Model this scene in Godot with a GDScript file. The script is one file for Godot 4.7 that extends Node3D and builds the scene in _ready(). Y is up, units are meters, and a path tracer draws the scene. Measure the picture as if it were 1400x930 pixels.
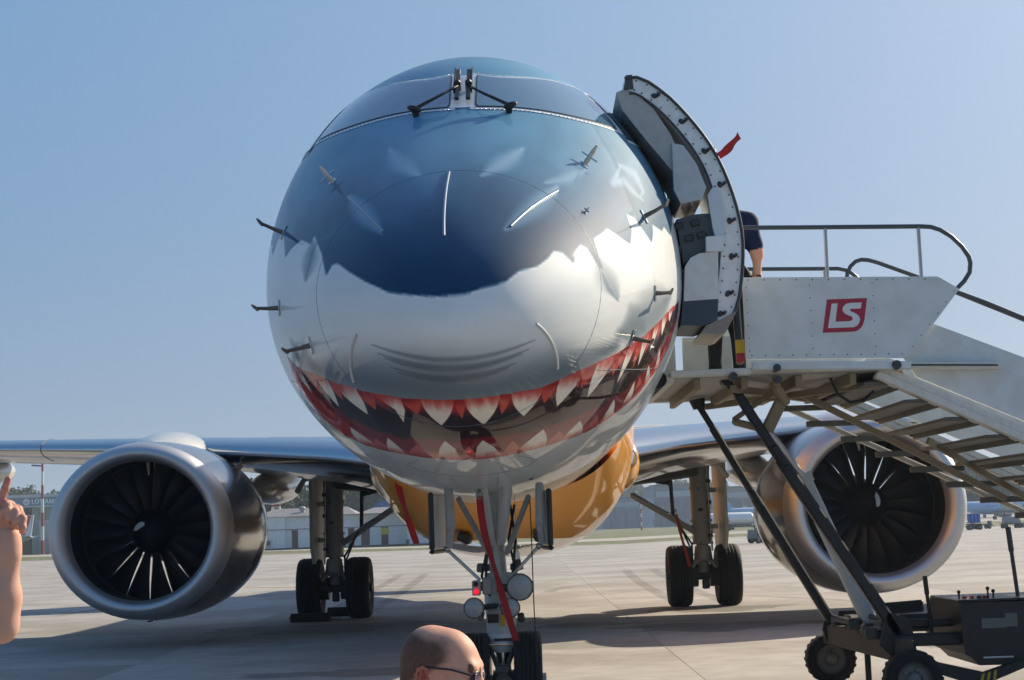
extends Node3D
const BLUE_EDGE := [-549,127,-548,132,-548,139,-555,122,-524,110,-510,133,-500,155,-481,167,-464,178,-436,147,-414,116,-401,128,-390,140,-369,152,-350,163,-329,158,-310,152,-306,162,-302,173,-281,149,-264,127,-252,102,-242,77,-235,89,-229,101,-222,103,-215,104,-199,94,-185,85,-167,75,-151,66,-130,58,-111,50,-93,50,-75,51,-50,54,-25,57,-1,60,23,59,39,61,54,63,71,63,89,64,100,72,112,80,127,82,142,85,152,92,162,100,167,107,173,114,180,112,188,111,199,98,210,85,213,99,217,113,223,120,229,126,236,121,243,116,251,100,259,85,265,76,271,67,266,103,262,139,275,146,288,153,295,158,302,164,316,154,330,144,346,132,364,120,372,138,380,157,377,178,374,200,388,193,403,186,419,161,438,136,445,127,452,117,461,129,469,141,472,151,475,162,497,150,520,137,529,141,539,145,556,131,575,116,599,137,637,163]
const LIP_TOP := [-437,-139,-414,-146,-396,-154,-370,-154,-349,-154,-325,-151,-304,-148,-268,-149,-237,-151,-200,-150,-167,-151,-130,-149,-96,-150,-63,-147,-32,-147,-7,-146,18,-147,48,-146,79,-147,110,-147,142,-149,176,-142,213,-136,254,-131,301,-128,344,-121,397,-115,435,-104,482,-93,534,-81,609,-72]
const LIP_BOT := [-429,-164,-437,-192,-451,-224,-425,-244,-407,-267,-388,-290,-376,-319,-348,-336,-327,-359,-280,-358,-243,-364,-197,-355,-159,-354,-124,-352,-92,-355,-60,-354,-30,-357,0,-356,30,-359,61,-356,91,-356,122,-352,155,-352,198,-351,246,-358,285,-349,330,-346,375,-326,428,-312,467,-282,516,-258,538,-231,569,-208,584,-167,612,-130]
const TEETH_UP := [[-416,-159,-349,-222,-369,-161], [-309,-148,-256,-224,-262,-152], [-253,-151,-179,-216,-191,-149], [-155,-150,-114,-182,-104,-217,-95,-181,-99,-151], [-64,-147,-34,-215,-7,-147], [10,-146,40,-218,70,-147], [90,-148,111,-213,146,-150], [177,-142,176,-211,232,-136], [258,-135,244,-217,310,-127], [345,-122,323,-215,374,-117], [397,-115,392,-195,427,-105], [444,-102,438,-169,474,-95], [486,-92,492,-144,517,-81], [527,-80,533,-116,558,-76]]
const TEETH_UP_RED := [[-352,-155,-304,-207,-310,-150], [-280,-152,-232,-195,-247,-150], [-194,-152,-156,-195,-155,-150], [-99,-151,-73,-187,-64,-147], [-7,-147,4,-196,12,-146], [70,-145,72,-196,91,-147], [146,-150,149,-191,178,-142], [231,-137,224,-185,258,-135], [310,-127,303,-183,343,-124], [375,-121,371,-193,400,-116], [424,-110,412,-170,448,-103], [475,-99,466,-150,491,-91]]
const TEETH_LOW := [[-259,-357,-252,-288,-189,-358], [-172,-352,-155,-286,-131,-353], [-62,-352,-50,-301,-35,-269,-20,-300,-15,-353], [15,-356,22,-300,35,-272,55,-304,71,-356], [99,-352,153,-274,162,-353], [203,-352,238,-290,256,-358], [307,-349,329,-267,346,-335], [371,-331,394,-240,406,-318], [454,-294,447,-215,477,-280], [493,-272,494,-180,514,-254]]
const TEETH_LOW_RED := [[-208,-361,-190,-302,-159,-354], [-124,-350,-94,-294,-76,-355], [-15,-357,8,-292,18,-357], [71,-356,92,-292,110,-357], [168,-350,190,-300,207,-350], [262,-359,285,-294,299,-353], [414,-314,414,-236,448,-304]]
const STREAKS := [[-165,400,-131,356,-77,308], [141,384,97,340,51,299], [-229,270,-177,216,-128,166], [202,270,145,210,91,163], [407,322,360,283,401,288,428,254,461,226], [401,328,459,295,474,248,455,240], [286,322,220,292,177,281]]
const SMOKE := [[-299,-136,-212,-126,-133,-123,-55,-122,31,-127,116,-132,212,-123,299,-108], [-373,-94,-351,-124,-295,-126], [318,-82,392,-77,524,-40], [-77,-53,-15,-67,50,-65,114,-53], [-92,-41,-28,-55,52,-52,104,-40], [-28,-77,23,-83,83,-79], [-302,158,-300,119,-305,67], [261,98,276,60,307,0], [344,-30,359,-68,394,-95]]
const WRINKLES := [[-142,-50,-107,-57,-73,-62,-38,-66,-1,-67,35,-66,69,-63,101,-58,134,-51], [-131,-64,-99,-71,-67,-76,-35,-79,-2,-80,31,-80,62,-77,92,-72,123,-65], [-120,-71,-90,-78,-62,-82,-32,-85,-2,-86,27,-85,56,-82,84,-77,112,-71], [-109,-87,-83,-92,-56,-96,-30,-99,-3,-99,23,-98,49,-96,75,-92,100,-86], [-98,-95,-74,-99,-51,-103,-27,-105,-4,-105,20,-104,43,-102,66,-98,89,-92]]
const CREASES := [[-215,174,-236,173,-259,172,-272,165,-286,158,-291,144,-295,130,-298,100,-303,71], [253,146,257,126,260,107,266,87,273,67], [270,61,276,41,283,21,295,5,309,-11]]
const DOOR_OUT := [[0.885, 4.611], [0.923, 4.620], [0.998, 4.607], [1.085, 4.557], [1.206, 4.454], [1.374, 4.255], [1.514, 4.032], [1.614, 3.772], [1.675, 3.490], [1.675, 3.237], [1.631, 2.962], [1.580, 2.838], [1.505, 2.741]]
const DOOR_LINING := [[0.823, 4.510], [0.877, 4.529], [0.943, 4.511], [1.085, 4.381], [1.203, 4.182], [1.266, 4.011], [1.289, 3.856], [1.335, 3.649], [1.215, 3.897], [1.024, 4.149], [0.861, 4.376]]
const DOOR_BULGE := [[1.207, 4.112], [1.287, 4.093], [1.375, 3.956], [1.437, 3.779], [1.403, 3.693], [1.250, 3.667], [1.204, 3.769]]
const DOOR_MECH := [[1.215, 3.561], [1.332, 3.593], [1.474, 3.598], [1.501, 3.540], [1.500, 3.305], [1.317, 3.279], [1.255, 3.238]]
const DOOR_STRIP := [[1.445, 3.722], [1.483, 3.777], [1.532, 3.744], [1.550, 3.603], [1.552, 3.436], [1.501, 3.336], [1.469, 3.490]]
const DOOR_BOX := [[1.415, 3.416], [1.541, 3.421], [1.535, 3.309], [1.414, 3.308]]
const DOOR_BUSTLE := [[1.259, 3.212], [1.302, 3.272], [1.364, 3.300], [1.500, 3.310], [1.483, 2.968], [1.237, 2.959]]
const DOOR_NAVY := [[1.232, 2.959], [1.483, 2.968], [1.471, 2.817], [1.364, 2.778], [1.209, 2.788]]
const DOOR_SILL := [[1.351, 2.728], [1.389, 2.782], [1.486, 2.814], [1.615, 2.880], [1.527, 2.726], [1.486, 2.713]]
const DOOR_TOP := [[0.877, 4.523], [0.897, 4.632], [0.943, 4.636], [0.949, 4.526]]
var cam: Camera3D
var env: Environment
var sun: DirectionalLight3D
const SUN_TO := Vector3(0.630, 0.504, -0.590)

func build_sky() -> ImageTexture:
	var w := 512
	var h := 256
	var im := Image.create(w, h, false, Image.FORMAT_RGBF)
	var zen := Color(0.038, 0.118, 0.28)
	var top := Color(0.066, 0.182, 0.352)
	var hor := Color(0.198, 0.25, 0.305)
	var glow := Color(1.0, 0.92, 0.82)
	for y in h:
		var up := PI * (0.5 - (y + 0.5) / h)
		var e := sin(up)
		for x in w:
			var az := TAU * (x + 0.5) / w
			var d := Vector3(cos(up) * sin(az), e, -cos(up) * cos(az))
			var c := hor.lerp(top, 1.0 - exp(-maxf(e, 0.0) * 7.0)).lerp(zen, smoothstep(0.25, 0.95, e))
			if e < 0.0:
				c = hor.lerp(Color(0.30, 0.30, 0.29), smoothstep(0.0, -0.12, e))
			else:
				var a := acos(clampf(d.dot(SUN_TO.normalized()), -1.0, 1.0))
				c += glow * (0.8 * exp(-a * 2.6) * (1.0 + 0.8 * exp(-e * 6.0)) + 0.9 * exp(-a * 9.0))
			im.set_pixel(x, y, c)
	return ImageTexture.create_from_image(im)

func _ready() -> void:
	cam = Camera3D.new()
	cam.name = "camera"
	cam.keep_aspect = Camera3D.KEEP_HEIGHT
	cam.fov = rad_to_deg(2.0 * atan(465.0 / 2300.0))
	cam.near = 0.1
	cam.far = 6000.0
	cam.transform = Transform3D(Basis(Vector3.RIGHT, atan(256.0 / 2300.0)) * Basis(Vector3.BACK, -deg_to_rad(2.05)), Vector3(0, 1.40, 0))
	add_child(cam)
	cam.current = true
	env = Environment.new()
	env.background_mode = Environment.BG_SKY
	var sky := Sky.new()
	var pano := PanoramaSkyMaterial.new()
	pano.panorama = build_sky()
	sky.sky_material = pano
	env.sky = sky
	env.background_energy_multiplier = 1.0
	env.tonemap_mode = Environment.TONE_MAPPER_LINEAR
	env.tonemap_exposure = 1.5
	env.sdfgi_enabled = true
	env.ssao_enabled = true
	env.ssil_enabled = true
	env.fog_enabled = true
	env.fog_density = 0.0006
	env.fog_light_color = Color(0.72, 0.77, 0.82)
	var we := WorldEnvironment.new()
	we.name = "world_environment"
	we.environment = env
	add_child(we)
	sun = DirectionalLight3D.new()
	sun.name = "sun"
	sun.light_energy = 1.55
	sun.light_color = Color(1.0, 0.94, 0.84)
	sun.light_angular_distance = 0.5
	sun.shadow_enabled = true
	add_child(sun)
	sun.look_at_from_position(SUN_TO * 50.0, Vector3.ZERO)
	wear = noise_tex(0.016, Color(0.965, 0.962, 0.955), Color(1, 1, 1), 3, 6, 0.3, 0.6)
	setup_nose()
	build_ground()
	build_far_buildings()
	build_trees()
	build_airliner()
	build_stairs()
	build_people()
	build_small_things()
	build_far_traffic()
class MB:
	var v := PackedVector3Array()
	var n := PackedVector3Array()
	var u := PackedVector2Array()
	var c := PackedColorArray()
	var col := Color(1, 1, 1)

	func vert(p: Vector3, nn: Vector3, uv := Vector2.ZERO) -> void:
		v.append(p); n.append(nn); u.append(uv); c.append(col)

	func tri(a: Vector3, b: Vector3, d: Vector3) -> void:
		var nn := (d - a).cross(b - a).normalized()
		vert(a, nn); vert(b, nn); vert(d, nn)

	func quad(a: Vector3, b: Vector3, d: Vector3, e: Vector3) -> void:
		tri(a, b, d); tri(a, d, e)

	func qn(a: Vector3, b: Vector3, d: Vector3, e: Vector3, out: Vector3) -> void:
		var nn := (d - a).cross(b - a)
		if nn.dot(out) < 0.0:
			quad(a, e, d, b)
		else:
			quad(a, b, d, e)

	func box(at: Vector3, size: Vector3, b := Basis(), ch := 0.0) -> MB:
		var h := size * 0.5
		var k: float = min(ch, min(h.x, min(h.y, h.z)) * 0.9)
		for ax in 3:
			var ay := (ax + 1) % 3
			var az := (ax + 2) % 3
			for s in [-1.0, 1.0]:
				var q := []
				for w in [[-1, -1], [1, -1], [1, 1], [-1, 1]]:
					var p := Vector3.ZERO
					p[ax] = s * h[ax]; p[ay] = w[0] * (h[ay] - k); p[az] = w[1] * (h[az] - k)
					q.append(at + b * p)
				var o := Vector3.ZERO
				o[ax] = s
				qn(q[0], q[1], q[2], q[3], b * o)
				if k > 0.0:
					for s2 in [-1.0, 1.0]:
						var e := []
						for w in [[0, -1], [0, 1], [1, 1], [1, -1]]:
							var p := Vector3.ZERO
							p[ax] = s * (h[ax] - (k if w[0] else 0.0)); p[ay] = s2 * (h[ay] - (0.0 if w[0] else k)); p[az] = w[1] * (h[az] - k)
							e.append(at + b * p)
						var o2 := Vector3.ZERO
						o2[ax] = s; o2[ay] = s2
						qn(e[0], e[1], e[2], e[3], b * o2)
		if k > 0.0:
			for sx in [-1.0, 1.0]:
				for sy in [-1.0, 1.0]:
					for sz in [-1.0, 1.0]:
						var p1 := at + b * Vector3(sx * h.x, sy * (h.y - k), sz * (h.z - k))
						var p2 := at + b * Vector3(sx * (h.x - k), sy * h.y, sz * (h.z - k))
						var p3 := at + b * Vector3(sx * (h.x - k), sy * (h.y - k), sz * h.z)
						var nn := (p3 - p1).cross(p2 - p1)
						if nn.dot(b * Vector3(sx, sy, sz)) < 0.0:
							tri(p1, p3, p2)
						else:
							tri(p1, p2, p3)
		return self

	func bar(a: Vector3, b: Vector3, w: float, d: float, up := Vector3.UP, ch := 0.0) -> MB:
		var x := (b - a).normalized()
		var z := x.cross(up).normalized()
		var y := z.cross(x)
		return box((a + b) * 0.5, Vector3((b - a).length(), w, d), Basis(x, y, z), ch)

	func grid(rows: Array, closed := false, uvs := [], flip := false) -> MB:
		var R := rows.size()
		var K: int = rows[0].size()
		var nn := []
		for i in R:
			var a: PackedVector3Array = rows[max(i - 1, 0)]
			var b: PackedVector3Array = rows[min(i + 1, R - 1)]
			var r: PackedVector3Array = rows[i]
			var o := PackedVector3Array()
			for j in K:
				var j0 := j - 1
				var j1 := j + 1
				if closed:
					j0 = posmod(j0, K); j1 = j1 % K
				else:
					j0 = maxi(j0, 0); j1 = mini(j1, K - 1)
				var m := (b[j] - a[j]).cross(r[j1] - r[j0])
				if m.length_squared() < 1e-18:
					var r2: PackedVector3Array = rows[clampi(i + (1 if i == 0 else -1), 0, R - 1)]
					m = (b[j] - a[j]).cross(r2[j1] - r2[j0])
				o.append((-m if flip else m).normalized())
			nn.append(o)
		if closed:
			# outwards
			var vol := 0.0
			for i in R:
				var mid := Vector3.ZERO
				for q in rows[i]:
					mid += q
				mid /= K
				for j in K:
					vol += nn[i][j].dot(rows[i][j] - mid)
			if vol < 0.0:
				for i in R:
					var o: PackedVector3Array = nn[i]
					for j in K:
						o[j] = -o[j]
					nn[i] = o
		for i in R - 1:
			for j in (K if closed else K - 1):
				var k := (j + 1) % K
				var uva := Vector2.ZERO; var uvb := Vector2.ZERO; var uvc := Vector2.ZERO; var uvd := Vector2.ZERO
				if uvs.size():
					uva = uvs[i][j]; uvb = uvs[i][k]; uvc = uvs[i + 1][k]; uvd = uvs[i + 1][j]
				var P := [rows[i][j], rows[i][k], rows[i + 1][k], rows[i + 1][j]]
				var N := [nn[i][j], nn[i][k], nn[i + 1][k], nn[i + 1][j]]
				var U := [uva, uvb, uvc, uvd]
				var f := (P[2] - P[0]) as Vector3
				var g := f.cross((P[1] - P[3]) as Vector3)
				var ord := [0, 1, 2, 0, 2, 3] if g.dot(N[0] + N[2]) >= 0.0 else [0, 2, 1, 0, 3, 2]
				for q in ord:
					vert(P[q], N[q], U[q])
		return self

	func tube(pts: Array, r: Variant, m := 10, caps := true) -> MB:
		var rows := []
		var up := Vector3(0.13, 0.97, 0.21)
		var L := pts.size()
		var prev := Vector3.ZERO
		for i in L:
			var t: Vector3 = ((pts[min(i + 1, L - 1)] as Vector3) - (pts[max(i - 1, 0)] as Vector3)).normalized()
			var x := (prev if i else up)
			x = (x - t * x.dot(t))
			if x.length() < 0.05:
				x = Vector3(1, 0, 0) - t * t.x
			x = x.normalized()
			prev = x
			var y := t.cross(x)
			var rr: float = r[i] if r is Array else r
			var row := PackedVector3Array()
			for j in m:
				var a := TAU * j / m
				row.append(pts[i] + (x * cos(a) + y * sin(a)) * rr)
			rows.append(row)
		grid(rows, true)
		if caps:
			for e in [0, L - 1]:
				var row: PackedVector3Array = rows[e]
				var out: Vector3 = ((pts[0] as Vector3) - pts[1]) if e == 0 else ((pts[L - 1] as Vector3) - pts[L - 2])
				fan(row, pts[e], out)
		return self

	func fan(row: PackedVector3Array, mid: Vector3, out: Vector3) -> void:
		var nn := out.normalized()
		for j in row.size():
			var k := (j + 1) % row.size()
			var a := row[j]
			var b := row[k]
			if (b - mid).cross(a - mid).dot(nn) < 0.0:
				vert(mid, nn); vert(b, nn); vert(a, nn)
			else:
				vert(mid, nn); vert(a, nn); vert(b, nn)

	func cyl(a: Vector3, b: Vector3, r0: float, r1 := -1.0, m := 16) -> MB:
		return tube([a, b], [r0, r0 if r1 < 0 else r1], m)

	func lathe(prof: Array, xf := Transform3D(), m := 32, sx := 1.0, sy := 1.0) -> MB:
		# prof: Vector2(radius, along z)
		var rows := []
		for p in prof:
			var row := PackedVector3Array()
			for j in m:
				var a := TAU * j / m
				row.append(xf * Vector3(p.x * cos(a) * sx, p.x * sin(a) * sy, p.y))
			rows.append(row)
		return grid(rows, true)

	func prism(poly: PackedVector2Array, d: float, xf := Transform3D()) -> MB:
		# polygon in xy, from z 0 to d
		var ids := Geometry2D.triangulate_polygon(poly)
		for k in range(0, ids.size(), 3):
			for z in [0.0, d]:
				var a := xf * Vector3(poly[ids[k]].x, poly[ids[k]].y, z)
				var b := xf * Vector3(poly[ids[k + 1]].x, poly[ids[k + 1]].y, z)
				var e := xf * Vector3(poly[ids[k + 2]].x, poly[ids[k + 2]].y, z)
				var o := xf.basis * Vector3(0, 0, -1 if z == 0.0 else 1) * signf(d)
				if (e - a).cross(b - a).dot(o) < 0.0:
					tri(a, e, b)
				else:
					tri(a, b, e)
		var cw := 1.0 if Geometry2D.is_polygon_clockwise(poly) else -1.0
		for i in poly.size():
			var p := poly[i]
			var q := poly[(i + 1) % poly.size()]
			var o := xf.basis * Vector3(-(q - p).y, (q - p).x, 0) * cw
			qn(xf * Vector3(p.x, p.y, 0), xf * Vector3(q.x, q.y, 0), xf * Vector3(q.x, q.y, d), xf * Vector3(p.x, p.y, d), o)
		return self

	func ball(at: Vector3, r: Vector3, b := Basis(), m := 16) -> MB:
		var rows := []
		for i in m / 2 + 1:
			var a := PI * i / (m / 2)
			var row := PackedVector3Array()
			for j in m:
				var q := TAU * j / m
				row.append(at + b * (Vector3(sin(a) * cos(q), cos(a), sin(a) * sin(q)) * r))
			rows.append(row)
		return grid(rows, true)

	func mesh() -> ArrayMesh:
		var arr := []
		arr.resize(Mesh.ARRAY_MAX)
		arr[Mesh.ARRAY_VERTEX] = v
		arr[Mesh.ARRAY_NORMAL] = n
		arr[Mesh.ARRAY_TEX_UV] = u
		arr[Mesh.ARRAY_COLOR] = c
		var m := ArrayMesh.new()
		m.add_surface_from_arrays(Mesh.PRIMITIVE_TRIANGLES, arr)
		return m

var taken := {}

func numbered(nm: String, parent: Node) -> String:
	var key := str(parent.get_instance_id()) + "/" + nm
	var k: int = taken.get(key, 0)
	taken[key] = k + 1
	return nm if k == 0 else "%s_%03d" % [nm, k]

func thing(nm: String, label: String, cat: String, at := Vector3.ZERO, turn := 0.0, group := "") -> Node3D:
	var o := Node3D.new()
	o.name = numbered(nm, self)
	add_child(o, true)
	o.position = at
	o.rotation.y = turn
	return tag(o, label, cat, group)

func tag(o: Node, label: String, cat: String, group := "") -> Node:
	o.set_meta("label", label)
	o.set_meta("category", cat)
	if group:
		o.set_meta("group", group)
	return o

func part(nm: String, mb: Variant, m: Material, parent: Node = null, at := Vector3.ZERO) -> MeshInstance3D:
	var o := MeshInstance3D.new()
	var par: Node = parent if parent else self
	o.name = numbered(nm, par)
	o.mesh = mb.mesh() if mb is MB else mb
	o.material_override = m
	par.add_child(o, true)
	o.position = at
	return o

func struct(nm: String, mb: Variant, m: Material, parent: Node = null) -> MeshInstance3D:
	var o := part(nm, mb, m, parent)
	o.set_meta("kind", "structure")
	return o

func copy(o: Node3D, at: Vector3, turn: float, label: String, group := "") -> Node3D:
	var base := String(o.name)
	var r: Node3D = o.duplicate()
	r.name = numbered(base, self)
	add_child(r, true)
	r.position = at
	r.rotation.y = turn
	r.set_meta("label", label)
	if group:
		r.set_meta("group", group)
	return r

func noise_tex(freq: float, a: Color, b: Color, seed_ := 1, oct := 4, lo := 0.0, hi := 1.0, size := 512) -> NoiseTexture2D:
	var f := FastNoiseLite.new()
	f.seed = seed_
	f.frequency = freq
	f.fractal_octaves = oct
	var t := NoiseTexture2D.new()
	t.width = size
	t.height = size
	t.seamless = true
	t.noise = f
	var g := Gradient.new()
	g.set_color(0, a)
	g.set_color(1, b)
	g.set_offset(0, lo)
	g.set_offset(1, hi)
	t.color_ramp = g
	return t

var wear: NoiseTexture2D

func mat(hex: String, rough := 0.6, metal := 0.0, worn := 0.0, coat := 0.0) -> StandardMaterial3D:
	var m := StandardMaterial3D.new()
	m.albedo_color = Color(hex)
	m.roughness = rough
	m.metallic = metal
	if worn > 0.0:
		m.albedo_texture = wear
		m.uv1_triplanar = true
		m.uv1_world_triplanar = true
		m.uv1_scale = Vector3.ONE * worn
	if coat > 0.0:
		m.clearcoat_enabled = true
		m.clearcoat = coat
		m.clearcoat_roughness = 0.03
	return m

func vmat(rough := 0.7) -> StandardMaterial3D:
	var m := mat("ffffff", rough)
	m.vertex_color_use_as_albedo = true
	return m

# one continuous surface round a skeleton: each bone is [a, b, radius a, radius b, colour]
func flesh(bones: Array, cell: float, k: float, paint: Variant = null) -> ArrayMesh:
	var lo := Vector3.INF
	var hi := -Vector3.INF
	for b in bones:
		var r: float = max(b[2], b[3]) + 3.0 * k + 2.0 * cell
		for e in [b[0], b[1]]:
			lo = lo.min(e - Vector3.ONE * r)
			hi = hi.max(e + Vector3.ONE * r)
	var nx := int((hi.x - lo.x) / cell) + 2
	var ny := int((hi.y - lo.y) / cell) + 2
	var nz := int((hi.z - lo.z) / cell) + 2
	var acc := PackedFloat32Array()
	acc.resize(nx * ny * nz)
	for b in bones:
		var A: Vector3 = b[0]
		var d: Vector3 = b[1] - A
		var L2: float = max(d.length_squared(), 1e-9)
		var ra: float = b[2]
		var rb: float = b[3]
		var sgn: float = 1.0 if b.size() < 6 else b[5]
		var r: float = max(ra, rb) + 3.5 * k + cell
		var i0 := ((A.min(b[1]) - Vector3.ONE * r - lo) / cell).floor()
		var i1 := ((A.max(b[1]) + Vector3.ONE * r - lo) / cell).ceil()
		for z in range(maxi(int(i0.z), 0), mini(int(i1.z), nz - 1) + 1):
			for y in range(maxi(int(i0.y), 0), mini(int(i1.y), ny - 1) + 1):
				var at := (z * ny + y) * nx
				for x in range(maxi(int(i0.x), 0), mini(int(i1.x), nx - 1) + 1):
					var p := lo + Vector3(x, y, z) * cell - A
					var t := clampf(p.dot(d) / L2, 0.0, 1.0)
					var dist := (p - d * t).length() - lerpf(ra, rb, t)
					if dist < 3.5 * k + cell:
						acc[at + x] += sgn * exp(-dist / k)
	var index := {}
	var mb := MB.new()
	var pos := PackedVector3Array()
	var off := [0, 1, nx, nx + 1, nx * ny, nx * ny + 1, nx * ny + nx, nx * ny + nx + 1]
	var edges := [[0, 1], [2, 3], [4, 5], [6, 7], [0, 2], [1, 3], [4, 6], [5, 7], [0, 4], [1, 5], [2, 6], [3, 7]]
	for z in nz - 1:
		for y in ny - 1:
			for x in nx - 1:
				var at := (z * ny + y) * nx + x
				var m := 0
				for q in 8:
					if acc[at + off[q]] > 1.0:
						m |= 1 << q
				if m == 0 or m == 255:
					continue
				var s := Vector3.ZERO
				var cnt := 0
				for e in edges:
					var e0: int = e[0]
					var e1: int = e[1]
					if ((m >> e0) & 1) != ((m >> e1) & 1):
						var f0 := log(maxf(acc[at + off[e0]], 1e-5))
						var f1 := log(maxf(acc[at + off[e1]], 1e-5))
						var t := f0 / (f0 - f1)
						s += Vector3(e0 & 1, (e0 >> 1) & 1, e0 >> 2).lerp(Vector3(e1 & 1, (e1 >> 1) & 1, e1 >> 2), t)
						cnt += 1
				index[at] = pos.size()
				pos.append(lo + (Vector3(x, y, z) + s / cnt) * cell)
	var nor := PackedVector3Array()
	var cols := PackedColorArray()
	for p in pos:
		var g := Vector3.ZERO
		var best := INF
		var cc := Color(1, 1, 1)
		for b in bones:
			var A: Vector3 = b[0]
			var d: Vector3 = b[1] - A
			var t := clampf((p - A).dot(d) / maxf(d.length_squared(), 1e-9), 0.0, 1.0)
			var q := p - A - d * t
			var ql := q.length()
			var dist: float = ql - lerpf(b[2], b[3], t)
			if dist < 4.0 * k:
				g += q / maxf(ql, 1e-6) * exp(-dist / k) * (1.0 if b.size() < 6 else b[5])
				if dist < best and b.size() < 6:
					best = dist
					cc = b[4]
		nor.append(g.normalized())
		cols.append(paint.call(p, cc) if paint != null else cc)
	var nxy := nx * ny
	for at in index:
		var x: int = at % nx
		var y: int = (at / nx) % ny
		var z: int = at / nxy
		var here := acc[at] > 1.0
		for ax in 3:
			var da: int = [1, nx, nxy][ax]
			var db: int = [nx, nxy, 1][ax]
			var dc: int = [nxy, 1, nx][ax]
			if (acc[at + da] > 1.0) == here:
				continue
			var a0: int = at - db - dc
			var a1: int = at - dc
			var a2: int = at - db
			if not (index.has(a0) and index.has(a1) and index.has(a2)):
				continue
			var q := [index[a0], index[a1], index[at], index[a2]]
			var ord := [0, 1, 2, 0, 2, 3]
			var fn := (pos[q[2]] - pos[q[0]]).cross(pos[q[1]] - pos[q[0]])
			if fn.dot(nor[q[0]] + nor[q[2]]) < 0.0:
				ord = [0, 2, 1, 0, 3, 2]
			for o in ord:
				mb.col = cols[q[o]]
				mb.vert(pos[q[o]], nor[q[o]])
	return mb.mesh()
# ---------------------------------------------------------------- apron, grass, far buildings
func sheet(pts: Array, y: float) -> MB:
	var mb := MB.new()
	var pl := PackedVector2Array()
	for p in pts:
		pl.append(Vector2(p[0], p[1]))
	var ids := Geometry2D.triangulate_polygon(pl)
	for k in range(0, ids.size(), 3):
		for i in 3:
			mb.vert(Vector3(pl[ids[k + i]].x, y, pl[ids[k + i]].y), Vector3.UP)
	return mb

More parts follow.
